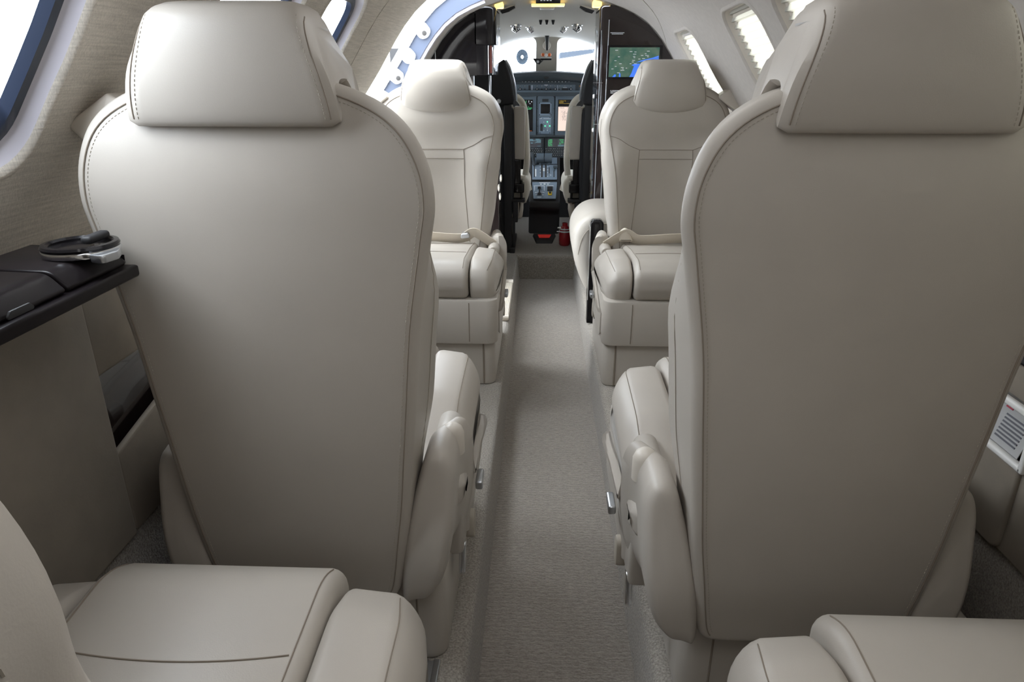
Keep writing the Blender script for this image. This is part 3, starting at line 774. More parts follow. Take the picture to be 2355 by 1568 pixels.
lo = [(-.345,FZ),(-.345,1.082),(-.58,1.082),(-.68,.8),(-.70,.5),(-.60,FZ)]
mk('lower_cabinet', lcl(er(lo, 'y', FRONT+.02, FRONT+.28)), WALNUT, lc)
mk('door_edge', lcl(box(-.346,-.208,FRONT+.02,FRONT+.24,FZ,.925,.006)), WALNUT, lc)
for px, py in ((1148,367),(1152,410),(1147,432),(1150,452),(1147,545)):
    p_ = at(px, py, FRONT+.012); mk('latch', lcl(move(warp(lathe([(0,-.010),(.006,-.009),(.0085,-.004),(.0085,.008),(0,.008)], 'y', 14), lambda v: Vector((v.x*.6, v.y, v.z*1.9))), p_)), PLASTIC, lc)
mk('edge_trim', lcl(join(box(-.352,-.340,FRONT,FRONT+.012,FZ,1.08,.003), tube([(-.474,FRONT-.003,1.26),(-.474,FRONT-.003,1.09)], .002, 6), tube([(-.474,FRONT-.003,1.258),(-.462,FRONT-.003,1.262)], .002, 6))), SATIN, lc)
mk('hang_post', lcl(join(box(-.335,-.322,FRONT+.1,FRONT+.14,FZ,1.085,.003), box(-.262,-.252,FRONT+.18,FRONT+.22,FZ,1.085,.003))), SATIN, lc)

rc = empty('bulkhead_cabinet', (.42,FRONT,FZ)); tag(rc, 'dark gloss bulkhead cabinet right of the flight deck, carrying a map screen', 'cabinet')
def rcl(g): return move(g, (-rc.location.x, -rc.location.y, -rc.location.z))
mk('bulkhead', rcl(er(arch_outline(1, .254, FZ, 1.4), 'y', FRONT, FRONT+.24)), WALNUT, rc)
mk('rounded_corner', rcl(er(rpoly([(.256,FRONT,0),(.256,FRONT+.24,0),(.214,FRONT+.24,0),(.214,FRONT+.006,.035)], 8), 'z', FZ, 1.355, .004, .014, 3)), WALNUT, rc)
mk('edge_trim', rcl(join(box(.251,.2545,FRONT-.003,FRONT+.004,FZ,1.30,.001), box(.2225,.225,FRONT+.002,FRONT+.02,FZ,1.26,.001), prect(1364,190,1386,191,FRONT,.002), prect(1366,285,1378,286.5,FRONT,.002))), SATIN, rc)
mk('latch', rcl(join(*[move(lathe([(0,-.004),(.007,-.003),(.009,.0),(.009,.004),(0,.004)], 'x', 16), (at(px,py,FRONT).x, FRONT+.03, at(px,py,FRONT).z)) for px, py in ((1366,222),(1364,300),(1366,425))])), WHITEP, rc)
mon = mk('monitor', rcl(prect(1396,104,1521,182,FRONT,.006,.003)), BLACK, rc)
def mp(name, g, m): return mk(name, rcl(g), m, mon)
mp('map_screen', prect(1401,109,1515,177,FRONT-.006,.0006), S_MAP)
def poly_at(pts, D, th): return er(rpoly([(*[at(x,y,D)[k] for k in (0,2)], 0) for x, y in pts]), 'y', D-th, D)
mp('map_water', join(poly_at([(1447,177),(1452,168),(1458,152),(1452,150),(1460,146),(1480,147),(1505,135),(1515,133),(1515,177)], FRONT-.0066, .0005), poly_at([(1462,144),(1474,139),(1500,133),(1515,128),(1515,132),(1490,139)], FRONT-.0066, .0005), poly_at([(1408,177),(1413,171),(1417,172),(1415,177)], FRONT-.0066, .0005), poly_at([(1423,177),(1424,168),(1427,169),(1427,177)], FRONT-.0066, .0005)), S_SEA)
mp('map_labels', join(*[prect(x,y,x+w*.8,y+1.1,FRONT-.0072,.0004) for x, y, w in ((1415,115,8),(1448,118,8),(1459,119,6),(1456,124,9),(1456,129,6),(1457,132,5),(1421,130,6),(1413,139,6),(1424,146,7),(1414,152,5),(1406,158,6),(1428,155,8),(1439,156,4),(1431,158,4),(1427,161,11),(1419,167,8),(1448,146,5),(1458,146,8),(1454,138,8),(1453,142,6),(1468,135,6),(1477,134,8),(1474,127,7),(1484,127,10),(1488,130,5),(1483,123,5),(1488,117,8))]), S_WHITE)
mk('placard', rcl(join(bars(1404,74.5,1436,77.3,FRONT,1,16,.0006,.3,1), bars(1407,77.5,1433,80.3,FRONT,1,12,.0006,.4,.95), bars(1404,207.5,1431,216,FRONT,3,13,.0006,.4,.95), bars(1409,217.5,1423,220,FRONT,1,8,.0006,.4,.95))), MARK, rc)

# side-facing cushion and stowed table leaf ahead of the right-hand facing seat
ss = empty('side_divan', (.30,2.925,FZ)); tag(ss, 'pale leather side-facing cushion bulging into the aisle by the flight deck step', 'side seat')
so = catm([(-.02,.06),(-.09,.07),(-.135,.13),(-.172,.22),(-.188,.30),(-.185,.365),(-.155,.415),(-.105,.442),(-.03,.446),(.15,.44),(.25,.42),(.25,.07)], 5)
sg_ = er(so, 'y', -.20, .16, .05, .05, 6, spine=lambda u, v: (max(-.06,min(.15,u)), .26), inner=(.9,.7,.45,.2))
sdo = mk('cushion', sg_, LEATHER, ss, ang=60); sb = bvh_of(sdo)
mk('cushion_seam', tube(onto(sb, catm([(-.165,0,.27),(-.15,0,.34),(-.115,0,.385),(-.06,0,.40),(.05,0,.402)], 5, False), (0,1,0)), .0014, 6), STITCH, ss)
mk('plinth', box(-.10,.25,-.17,.15,0,.10,.01), LEATHER, ss)
tl = empty('table_leaf', (.206,2.668,FZ)); tag(tl, 'dark polished table leaf stowed upright beside the right-hand facing seat', 'table')
mk('leaf', er(rpoly([(-.030,.0,.003),(.022,.0,.003),(.022,.425,.016),(-.030,.425,.016)], 6), 'y', -.012, .045, .006, .006, 3), BLACK, tl)
mk('edge_band', er(rpoly([(-.0315,.10,.002),(-.0285,.10,.001),(-.0285,.40,.001),(-.0315,.40,.002)], 2), 'y', -.010, .043), CHROME, tl)

# ------------------------------------------------------------------ flight deck shell
ck = empty('wall_front'); tag(ck, kind='structure')
CW = 4.86                      # windscreen plane
# overhead from the cabin opening forward and down to the windscreen head
oh = []
for i in range(15):
    t = i/14; y = FRONT+.02+(CW-FRONT-.02)*t; z = 1.405-.095*sm(t*1.05)
    oh.append([Vector((X0+x, y, z-.30*(abs(x)/.62)**2.4)) for x in [-.62+1.24*k/24 for k in range(25)]])
V, Fs = loft(oh, False, False, closed=False)
cc = mk('ceiling_flight_deck', (V, Fs), CREAMW); tag(cc, kind='structure')
# windscreen wall with two openings and a centre post
def wrect(px0, py0, px1, py1): 
    a = at(px0, py0, CW); b = at(px1, py1, CW); return a.x, b.z, b.x, a.z
wlx0 = -.60; ztop = at(1200,86,CW).z; zbot = 1.04
pl = at(1233,120,CW).x; prr = at(1281,120,CW).x
def wall_y(o, holes, y):
    pts = []; ed = []
    def add(l):
        i0 = len(pts); pts.extend(Vector(p) for p in l); ed.extend((i0+i, i0+(i+1)%len(l)) for i in range(len(l)))
    add(o); [add(h) for h in holes]
    r = geometry.delaunay_2d_cdt(pts, ed, [], 0, 1e-6)
    def inh(p, h):
        c = False
        for i in range(len(h)):
            a, b = h[i], h[i-1]
            if (a[1] > p[1]) != (b[1] > p[1]) and p[0] < (b[0]-a[0])*(p[1]-a[1])/(b[1]-a[1])+a[0]: c = not c
        return c
    Fs = [tuple(f) for f in r[2] if not any(inh(sum((r[0][i] for i in f), Vector((0,0)))/len(f), h) for h in holes)]
    V = [Vector((v.x, y, v.y)) for v in r[0]]; n = len(V)
    return V, Fs
hl = rpoly([(wlx0,1.0,0),(pl,1.0,0),(pl,ztop,.035),(wlx0,ztop,.03)], 8); hr_ = rpoly([(prr,1.0,0),(.63,1.0,0),(.63,ztop-.004,.03),(prr,ztop-.004,.035)], 8)
mk('windscreen_frame', wall_y([(-.70,.90),(.73,.90),(.73,1.45),(-.70,1.45)], [hl, hr_], CW), CREAMW, ck)
def deep(h, y0, y1, s): return loft([[Vector((p[0],y0,p[1])) for p in h], [Vector((p[0],y1,p[1])) for p in inset(h, s)]], False, False)
mk('windscreen_reveal', join(deep(hl, CW, CW+.10, .012), deep(hr_, CW, CW+.10, .012)), WHITEP, ck)
for i, h in enumerate((hl, hr_)):
    wn = empty(f'window_{20+i}'); tag(wn, kind='structure')
    mk('pane', er(inset(h, .008), 'y', CW+.09, CW+.095), GLASS, wn)
# side walls of the flight deck with side windows
for side in (-1, 1):
    x = X0+side*.62; o = [(FRONT+.3,0),(CW,0),(CW,1.25),(FRONT+.3,1.25)]; h = rpoly([(3.72,.86,.05),(4.78,.92,.05),(4.78,1.16,.06),(3.80,1.16,.06)], 5)
    g = wall_y(o, [h], 0); mk('side_wall', ([Vector((x, v.x, v.z)) for v in g[0]], g[1]), CREAMW, ck)
    wn = empty(f'window_{22+(side>0)}'); tag(wn, kind='structure'); mk('pane', er(h, 'x', x+side*.012, x+side*.016), GLASS, wn)
mk('forward_skin', join(box(-.75,.78,CW+.001,CW+.02,-.05,1.0), box(-.72,-.62,FRONT+.25,FRONT+.32,0,1.2), box(.64,.74,FRONT+.25,FRONT+.32,0,1.2)), BLACKM, ck)

# overhead fittings
CBV = bvh_of(cc)
def oncl(px, py):
    h = CBV.ray_cast(EYE, ray(px, py).normalized()); return h[0] if h[0] is not None else at(px, py, 4.2)
D_ = 4.45
for px, py, r, lab in ((1184,59,.027,'chrome eyeball reading lamp, outermost on the left of the flight deck overhead'),(1217,62,.017,'small chrome eyeball lamp left of the three dark overhead knobs'),(1299,62,.017,'small chrome eyeball lamp right of the three dark overhead knobs'),(1330,58,.027,'chrome eyeball reading lamp, outermost on the right of the flight deck overhead')):
    p = oncl(px, py); t = empty('reading_lamp', p); tag(t, lab, 'lamp', 'overhead eyeball lamps'); sx = 1 if px > 1257 else -1
    mk('bezel', lathe([(r*.9,.012),(r*1.35,.008),(r*1.35,-.002),(r*.9,-.004),(r*.9,.012)], n=24), CHROME, t)
    g = lathe([(0,.004),(r,.0),(r*1.02,-.012),(r*.75,-.026),(r*.7,-.030),(0,-.030)], n=22)
    mk('eyeball', rot(g, 'Y', sx*.6), CHROME, t)
    mk('lens', rot(lathe([(0,-.0305),(r*.62,-.0305),(r*.62,-.033),(0,-.033)], n=20), 'Y', sx*.6), BLACKM, t)
for i, px in enumerate((1243.5,1257.5,1272)):
    p = oncl(px, 46); t = empty('overhead_knob', p)  # plain dark knobs on the overhead; their function is unknown
    tag(t, ('leftmost','middle','rightmost')[i]+' of the three dark tapered knobs on the flight deck overhead', 'control', 'overhead knobs')
    mk('cap', lathe([(0,.0),(.009,0),(.0085,-.006),(.005,-.018),(.0045,-.022),(0,-.022)], n=16), BLACKM, t)
    mk('collar', lathe([(0,.001),(.013,.001),(.013,.004),(0,.004)], n=16), CHROME, t)
hb_ = empty('crash_bar', at(1258,72,4.72)); tag(hb_, 'black tapered handle hanging on the cream windscreen centre post', 'handle')
pts = [at(1258,y,4.72-.02)-hb_.location for y in (71,76,82,90,100,112,116)]
mk('grip', warp(tube(pts, [.013,.0155,.0145,.011,.009,.0078,.006], 14), lambda p: p), BLACKM, hb_)
mk('mount', move(lathe([(0,-.004),(.024,-.004),(.026,.012),(0,.012)], 'y', 24), at(1257.5,104,4.82)-hb_.location), CREAMW, hb_)
mk('mount', move(lathe([(0,-.004),(.024,-.004),(.026,.012),(0,.012)], 'y', 24), at(1257.5,75,4.82)-hb_.location), CREAMW, hb_)
pal = empty('alignment_indicator', at(1256,129,4.75)); tag(pal, 'small indicator with two orange balls and one white ball on the centre post', 'indicator')
for px, m in ((1248.5,ORANGE),(1264,ORANGE),(1256,WHITEP)):
    mk('ball', move(lathe([(.0001,-.011),(.006,-.009),(.0105,-.003),(.0105,.003),(.006,.009),(.0001,.011)], n=16), at(px,126 if m is ORANGE else 127,4.74)-pal.location), m, pal)
mk('shelf', box(-.036,.034,-.02,.03,-.014,-.008,.002), WHITEP, pal); mk('shelf_edge', box(-.036,.034,-.018,.02,-.024,-.014,.002), BLACKM, pal)
cp_ = empty('visor_clip', at(1236,140,4.70)); tag(cp_, 'dark angular sun visor mount left of the centre post', 'visor mount')
L_ = cp_.location
mk('housing', move(er(rpoly([(*[at(x,y,4.70)[k] for k in (0,2)], .002) for x, y in ((1225,134),(1243,135),(1246,141),(1241,148),(1233,146))], 3), 'y', 4.68, 4.74, .003, .003, 2), -L_), BLACKM, cp_)
mk('arm', move(tube([at(1244,143,4.72), at(1248,139,4.74), at(1249,137,4.80)], .003, 8), -L_), BLACKM, cp_)
mk('knob', move(lathe([(0,-.006),(.008,-.006),(.008,.004),(0,.004)], 'y', 14), at(1237,142,4.675)-L_), SATIN, cp_)
for px, a, lab, sx in ((1148,9,'yellow lit corner lamp above the rounded left cabinet',-1),(1373,7,'yellow lit corner lamp above the right bulkhead cabinet',1)):
    p = at(px, a, FRONT+.20); t = empty('corner_lamp', p); tag(t, lab, 'lamp', 'corner lamps')
    mk('lens', box(-.018,.018,-.05,.05,-.016,.014,.004), AMBER, t); mk('bezel', box(-.021,.021,-.055,.055,.014,.020,.002), CREAMW, t)
ex = empty('overhead_sign', at(1260.5,1.5,3.42)); tag(ex, 'black overhead sign box at the top of the flight deck opening', 'sign')
mk('case', box(-.055,.055,-.03,.03,-.014,.03,.003), BLACK, ex); mk('lit_surround', box(-.075,.075,-.024,.06,-.021,-.0135,.003), AMBER, ex)  # the amber glow around the case stands for light on cream surfaces
mk('lettering', join(*[box(-.035+.014*i,-.026+.014*i,-.0312,-.030,-.004,.003) for i in range(4)]), MARK, ex)
sp_ = empty('overhead_speaker', oncl(1258,15)); tag(sp_, 'pale overhead switch box behind the black sign', 'switch box')
mk('case', box(-.035,.035,-.03,.03,-.012,.02,.005), WHITEP, sp_); mk('slot', box(-.022,.022,-.031,-.029,.0,.006,.001), BLACKM, sp_)
for sx, lab in ((-1,'curved louvre grille on the left of the flight deck overhead'),(1,'curved louvre grille on the right of the flight deck overhead')):
    gx = (1168 if sx < 0 else 1349); p = oncl(gx, 21); t = empty('louvre_grille', p); tag(t, lab, 'grille', 'overhead grilles')
    mk('plate', rot(box(-.040,.040,-.085,.085,-.002,.006,.003), 'Y', sx*.30), CREAMW, t)
    mk('slots', rot(join(*[tube([(-.034,-.075+.028*i,-.002),(.0,-.068+.028*i,-.003),(.034,-.075+.028*i,-.002)], .0035, 8) for i in range(6)]), 'Y', sx*.30), BLACKM, t)

# ------------------------------------------------------------------ instrument panel
ip = empty('instrument_panel', (.012,4.7,.9)); tag(ip, 'blue grey instrument panel with lit displays under the windscreen', 'instrument panel')
def ipl(g): return move(g, -ip.location)
DP = 4.70
zg = at(1250,163,4.55).z
def glare():
    rings = []
    for x in [-.6+1.2*k/24 for k in range(25)]:
        zt_ = zg-.012*(x/.25)**2 if abs(x) < .25 else zg-.012-.06*((abs(x)-.25)/.35)**1.5
        rings.append([Vector((.012+x,y,z)) for y, z in ((4.50,zt_-.045),(4.47,zt_-.030),(4.475,zt_-.008),(4.52,zt_),(4.88,zt_-.01),(4.88,zt_-.05),(4.70,zt_-.07))])
    return loft(rings)
mk('glareshield', ipl(glare()), PANELD, ip)
mk('upper_panel', ipl(er(rpoly([(-.60,.955,.005),(.62,.955,.005),(.62,zg-.045,.005),(-.60,zg-.045,.005)], 2), 'y', 4.62, 4.88)), PANELD, ip)
D2 = 4.62
mk('lower_panel', ipl(er(rpoly([(-.60,.60,.005),(.62,.60,.005),(.62,.965,.005),(-.60,.965,.005)], 2), 'y', DP, 4.88)), PANEL, ip)
mk('panel_ledge', ipl(er(rpoly([(-.60,at(1250,212,D2).z,.002),(.62,at(1250,212,D2).z,.002),(.62,at(1250,208,D2).z,.002),(-.60,at(1250,208,D2).z,.002)], 2), 'y', 4.585, 4.70)), PANEL, ip)
an = mk('annunciator_panel', ipl(prect(1193,180,1318,194,D2,.006,.003)), PANELD, ip)
mk('buttons', ipl(join(*[prect(1201+7.6*i-2,186,1201+7.6*i+3,190,D2-.006,.004,.001) for i in range(7)], *[prect(1261.5+7.8*i-2,186,1261.5+7.8*i+3,190,D2-.006,.004,.001) for i in range(7)])), BLACKM, an)
mk('markings', ipl(join(bars(1198,183,1253,184.6,D2-.006,1,22,.0006,.3,.95), bars(1258,183,1313,184.6,D2-.006,1,22,.0006,.3,.95), *[prect(1201+7.6*i-.6,187.5,1201+7.6*i+1.2,188.8,D2-.0105,.0006) for i in range(7)], *[prect(1261.5+7.8*i-.6,187.5,1261.5+7.8*i+1.2,188.8,D2-.0105,.0006) for i in range(7)])), MARK, an)
ap_ = mk('autopilot_panel', ipl(prect(1186,194.5,1323,211,D2,.010,.003)), PANEL, ip)
kn = []
for px, py, w in ((1196,197.5,4),(1207,197.5,4),(1235,197.5,4),(1246,197.5,3),(1256,197.5,4),(1266,197.5,3),(1276,197.5,4),(1287,197.5,3),(1299,197.5,3),(1313,197.5,3),(1207,205,3),(1246,205,3),(1266,205,3),(1286,205,2)):
    kn.append(prect(px-w/2,py-1.3,px+w/2,py+1.5,D2-.010,.004,.001))
mk('keys', ipl(join(*kn, prect(1215.5,196,1219.5,207,D2-.010,.004,.001), prect(1292,202.5,1306,207.5,D2-.010,.003,.001))), BLACKM, ap_)
mk('knobs', ipl(join(*[move(lathe([(0,-.018),(.0062,-.018),(.0075,-.012),(.0078,0),(0,0)], 'y', 16), Vector((at(px,204.5,D2).x, D2-.010, at(px,204.5,D2).z))) for px in (1196,1235,1256,1277,1313)])), BLACKM, ap_)
mk('markings', ipl(join(*[prect(px-1,py,px+1.2,py+.9,D2-.0145,.0006) for px, py in ((1196,197.2),(1207,197.2),(1235,197.2),(1246,197.2),(1256,197.2),(1266,197.2),(1276,197.2),(1287,197.2),(1299,197.2),(1313,197.2))], prect(1252,194.9,1260,196,D2-.010,.0006), prect(1223,196,1224.2,207.5,D2-.010,.0006), prect(1295,201,1304,202,D2-.010,.0006), prect(1282,196,1282.6,210,D2-.010,.0006), *[prect(px-.8,203.6,px+.8,206,D2-.0285,.0006) for px in (1196,1235,1256,1277,1313)])), MARK, ap_)
for px, m in ((1178,MARK),(1335,S_AMBER)):
    fi = mk('fire_switch', ipl(join(prect(px-5,194,px+5,211,D2,.005,.002))), PANELD, ip)
    mk('legend', ipl(prect(px-3,196,px+2.5,200,D2-.005,.002,.001)), PAPER if m is MARK else BROWNP, fi)
# displays
def display(x0, y0, x1, y1, sx0, sy0, sx1, sy1, name='display'):
    d = mk(name, ipl(prect(x0,y0,x1,y1,DP,.012,.004)), PANEL, ip); mk('screen', ipl(prect(sx0,sy0,sx1,sy1,DP-.012,.001)), SCRN, d); return d
DS = DP-.013
d1 = display(1150,221,1233,310,1160,229,1225.5,302)
mk('engine_readout', ipl(join(bars(1197,231,1211,239,DS,3,6,.0008,.5,.7), bars(1213,245,1224,253,DS,3,5,.0008,.5,.4), prect(1207.3,246,1209,253,DS,.0008))), S_GREEN, d1)
mk('scale_marks', ipl(join(prect(1215.5,231,1216.6,236,DS,.0008), prect(1221.5,233,1224,235,DS,.0008), prect(1217,238,1220.5,239,DS,.0008), bars(1203,244,1207,251,DS,3,2,.0008,.5,.8))), S_WHITE, d1)
mk('radar_patch', ipl(poly_at([(1207,287),(1206,276),(1209,270),(1213,272),(1216.5,278),(1216,286),(1213,287)], DS, .0008)), S_OLIVE, d1)
mk('red_note', ipl(prect(1216.5,300,1223,301.5,DS,.0008)), ORANGE, d1)
d2 = display(1277,221,1360,310,1283,229,1352,302)
mk('amber_list', ipl(join(bars(1286,231,1296,239,DS,5,6,.0008,.4,.9), bars(1296,231,1302,234,DS,2,3,.0008,.4,.8), bars(1296,237.6,1310,239.4,DS,1,5,.0008,.5,.7))), S_AMBER, d2)
ca = mk('chart_page', ipl(prect(1283.5,245.5,1350,301,DS,.0008)), S_CHART, d2)
mk('chart_ink', ipl(join(bars(1286,246.5,1312,250,DS-.0008,2,9,.0004,.6,.6), bars(1292,256,1310,278,DS-.0008,9,9,.0004,.6,.5), tube([at(1286,253,DS-.001),at(1314,251,DS-.001)], .0004, 4), tube([at(1289,256,DS-.001),at(1289,277,DS-.001)], .0003, 4), tube([at(1289,256,DS-.001),at(1310,254,DS-.001)], .0003, 4))), S_GREY, ca)
mk('chart_wedge', ipl(join(poly_at([(1301,292),(1306,285),(1314,277),(1314,283),(1307,290)], DS-.0008, .0004), poly_at([(1300,300),(1306,294),(1311,291),(1308,296)], DS-.0008, .0004))), S_VIOLET, ca)
cs = mk('centre_strip', ipl(prect(1235.5,219,1274,308,DP,.008,.004)), PANEL, ip)
mk('clock', ipl(prect(1247,227.5,1261.5,234,DP-.008,.002,.001)), BLACKM, cs)
sd = mk('standby_display', ipl(prect(1240,236,1268,266,DP-.008,.006,.003)), PANELL, ip)
mk('screen', ipl(prect(1243.5,239,1265,261,DP-.014,.001)), SCRN, sd); mk('knob', ipl(move(lathe([(0,-.014),(.006,-.014),(.0068,0),(0,0)], 'y', 16), at(1264.5,260.5,DP-.014))), PANEL, sd)
mk('screws', ipl(join(*[move(lathe([(0,-.003),(.003,-.003),(.0035,0),(0,0)], 'y', 10), at(px,py,DP-.014)) for px, py in ((1241,237),(1267,237),(1241,264),(1267,264))])), BLACKM, sd)
gp = mk('gear_panel', ipl(prect(1239.5,268.5,1267.5,307.5,DP-.008,.004,.002)), PANELL, ip)
mk('title', ipl(bars(1241,272,1266.5,274.2,DP-.012,1,16,.0006,.2,.95)), MARK, gp)
for i, (px, py) in enumerate(((1258.8,280.2),(1253.4,289.7),(1264.3,289.7))):
    mk('gear_light', ipl(move(lathe([(0,-.004),(.0032,-.004),(.0042,-.002),(.0042,0),(0,0)], 'y', 14), at(px,py,DP-.012))), GREENL, gp)
mk('gear_lever', ipl(join(tube([at(1245.5,285,DP-.02),at(1245.5,290,DP-.03),at(1245.5,300,DP-.03)], [.004,.006,.007], 12), prect(1242.8,285,1248,301,DP-.012,.003,.002))), BLACKM, gp)
mk('guide_lines', ipl(join(tube([at(1257,283,DP-.0125),at(1257,293,DP-.0125),at(1258.6,296.5,DP-.0125)], .0005, 4), tube([at(1260.6,283,DP-.0125),at(1260.6,293,DP-.0125),at(1259,296.5,DP-.0125)], .0005, 4), prect(1250,280,1251.5,281.5,DP-.012,.0006), prect(1258,298,1259.6,301,DP-.012,.0006), prect(1249.5,300,1252,301.5,DP-.012,.0006))), MARK, gp)
mk('screws', ipl(join(*[move(lathe([(0,-.003),(.003,-.003),(.0035,0),(0,0)], 'y', 10), at(px,py,DP-.012)) for px, py in ((1242,270.5),(1265,270.5),(1242,305.5),(1264.5,305.5))])), BLACKM, gp)
# control display units
DC = 4.60
mk('unit_shelf', ipl(prect(1150,310.5,1360,314.5,DC,.02,.002)), PANELD, ip)
def cdu(x0, x1, sx0, sx1, cyan):
    c = mk('control_display_unit', ipl(er(rpoly([(at(x0,338,DC).x, at(1250,362,DC).z,.003),(at(x1,338,DC).x, at(1250,362,DC).z,.003),(at(x1,338,DC).x, at(1250,315,DC).z,.003),(at(x0,338,DC).x, at(1250,315,DC).z,.003)], 3), 'y', DC, DC+.09)), PANELD, ip)
    mk('screen', ipl(prect(sx0,318.5,sx1,338.5,DC,.0015)), S_GREY, c)
    if cyan: mk('page_text', ipl(join(bars(sx0+2,320,sx1-14,331,DC-.0015,4,9,.0006,.5,.6), bars(sx1-13,319.5,sx1-1,329,DC-.0015,4,3,.0006,.5,.7), bars(sx1-9,335.5,sx1-2,337,DC-.0015,1,4,.0006,.3,1))), S_CYAN, c)
    else:
        mk('page_text', ipl(join(bars(sx0+1,320.5,sx0+10,337,DC-.0015,7,3,.0006,.5,.8), bars(sx1-11,320.5,sx1-1,333,DC-.0015,5,4,.0006,.5,.8))), S_GREEN, c)
        mk('scratch_text', ipl(bars(sx1-14,333.5,sx1-1,336.5,DC-.0015,2,4,.0006,.3,.9)), S_CYAN, c)
    nx = int((x1-x0-4)/4.3); ks = []
    for j, py in enumerate((342,345.8,349.4,353,356.8)):
        for i in range(nx):
            px = x0+3+4.3*i+(j % 2)*1.4; ks.append(prect(px-1.3,py-1.1,px+1.3,py+1.2,DC,.003,.0005))
    for side_x in (sx1+4,) if cyan else (sx0-4,):
        for i in range(8): ks.append(prect(side_x-1.2,320+2.6*i-.8,side_x+1.2,320+2.6*i+.7,DC,.003,.0005))
    tag(mk('keyboard', ipl(join(*ks)), BLACKM, c), kind='stuff')
    tag(mk('key_legends', ipl(join(*[prect(x0+3+4.3*i+(j % 2)*1.4-.6,py-.5,x0+3+4.3*i+(j % 2)*1.4+(.6 if random.random() < .85 else 1.5),py+.4,DC-.003,.0006) for j, py in enumerate((342,345.8,349.4,353,356.8)) for i in range(nx)])), MARK, c), kind='stuff')
cdu(1160,1251,1172,1245,True); cdu(1253,1345,1260,1297.5,False)
for px in (1236,1274):
    mk('screw_strip', ipl(join(*[move(lathe([(0,-.002),(.0025,-.002),(.003,0),(0,0)], 'y', 8), at(px,py,DP-.008)) for py in (222,250,276,290,305)])), BLACKM, ip)
mk('compass', ipl(move(lathe([(0,-.012),(.018,-.010),(.021,0),(0,0)], 'y', 18), at(1256,174,4.49))), BLACKM, ip)

# ------------------------------------------------------------------ centre pedestal
pe = empty('centre_pedestal', (.012,4.45,FZ)); tag(pe, 'dark centre pedestal with throttle levers between the pilot seats', 'pedestal')
def pel(g): return move(g, -pe.location)
# sloping top: front (far) edge at row 362, near edge at row 463
A0, A1 = at(1253,360,4.56), at(1253,463,4.28)
def slope(px, py, lift=0):
    t = (py-360)/(463-360); D = 4.56+(4.28-4.56)*t
    for _ in range(3):
        p = at(px, py, D); 
        # plane through A0,A1
        s = (p.z-A1.z)/(A0.z-A1.z); D = A1.y+(A0.y-A1.y)*s
    n = Vector((0, -(A0.z-A1.z), (A0.y-A1.y))).normalized()
    return at(px, py, D)+n*lift
def sl_quad(px0, py0, px1, py1, lift, th, shrink=0):
    P = [slope(px0+shrink,py1,lift), slope(px1-shrink,py1,lift), slope(px1,py0,lift), slope(px0,py0,lift)]
    n = Vector((0, -(A0.z-A1.z), (A0.y-A1.y))).normalized()
    V = [*P, *[p+n*th for p in P]]; return V, [(0,1,2,3),(7,6,5,4),(0,4,5,1),(1,5,6,2),(2,6,7,3),(3,7,4,0)]
wl_, wr_ = at(1219,420,4.4).x-.006, at(1286,420,4.4).x+.006
body = er(rpoly([(4.595,FZ,.0),(4.595,A0.z-.004,.004),(A0.y,A0.z-.004,.01),(A1.y,A1.z-.004,.03),(A1.y-.01,A1.z-.06,.03),(4.36,FZ+.16,.04),(4.33,FZ,.0)], 5), 'x', wl_, wr_, .012, .012, 4)
mk('body', pel(body), BLACKM, pe)
q = mk('throttle_quadrant', pel(sl_quad(1224,380,1281,414,.001,.004)), PANELL, pe)
mk('quadrant_slots', pel(join(sl_quad(1244.5,380,1248,408.5,.005,.001), sl_quad(1253.5,380,1257,408.5,.005,.001), sl_quad(1228,384,1230,408.5,.005,.001), sl_quad(1262,386,1264,400,.005,.001), sl_quad(1273,393,1275,408.5,.005,.001))), GAP, q)
mk('quadrant_marks', pel(join(sl_quad(1230.5,390,1233.5,407,.005,.0008), sl_quad(1248.5,388,1253,391,.005,.0008), sl_quad(1248.5,392,1253,394.5,.005,.0008), *[sl_quad(1241.5,y,1243.5,y+1,.005,.0008) for y in (384,391,398,406)], *[sl_quad(1258.5,y,1260.5,y+1,.005,.0008) for y in (384,391,398,406)], sl_quad(1266,402,1267,405.5,.005,.0008))), MARK, q)
mk('trim_panel', pel(sl_quad(1224,363.5,1281,378,.001,.004)), PANELL, pe)
for px0, px1 in ((1233.5,1250.5),(1252,1269)):
    a = slope(px0,371,.03); b = slope(px1,371,.03); mk('throttle_lever', pel(join(warp(tube([a,b], .030, 20), lambda p: p), tube([slope((px0+px1)/2,380,.0),slope((px0+px1)/2,373,.03)], .008, 8))), PANEL, pe)
mk('speed_brake_lever', pel(join(tube([slope(1222.5,363,.045),slope(1226,372,.035),slope(1229,383,.01)], [.012,.011,.008], 10))), PANELD, pe)
mk('flap_lever', pel(join(box(*[v for pair in zip((slope(1272,388,.02)-Vector((0,.012,.008))), (slope(1282,388,.02)+Vector((0,.012,.008)))) for v in pair], .003), tube([slope(1275,394,.0),slope(1275,390,.02)], .004, 8))), PANEL, pe)
lp = mk('pedestal_panel', pel(sl_quad(1224,420,1281,458,.001,.005,3)), PANELL, pe)
mk('panel_border', pel(tube([slope(1223,419,.004),slope(1282,419,.004),slope(1282,445,.004),slope(1278,459,.004),slope(1227,459,.004),slope(1223,445,.004)], .003, 6, closed=True)), BLACKM, pe)
mk('rudder_trim_knob', pel(join(move(lathe([(0,0),(.013,0),(.011,.012),(0,.013)], n=18), slope(1240.5,449,.006)), move(lathe([(0,0),(.011,0),(.009,.014),(0,.015)], n=18), slope(1240.5,436,.008)), tube([slope(1240.5,446,.016),slope(1240.5,438,.016)], .004, 8))), BLACKM, lp)
mk('engage_switch', pel(sl_quad(1258.5,431,1271,440.5,.006,.006)), BLACKM, lp)
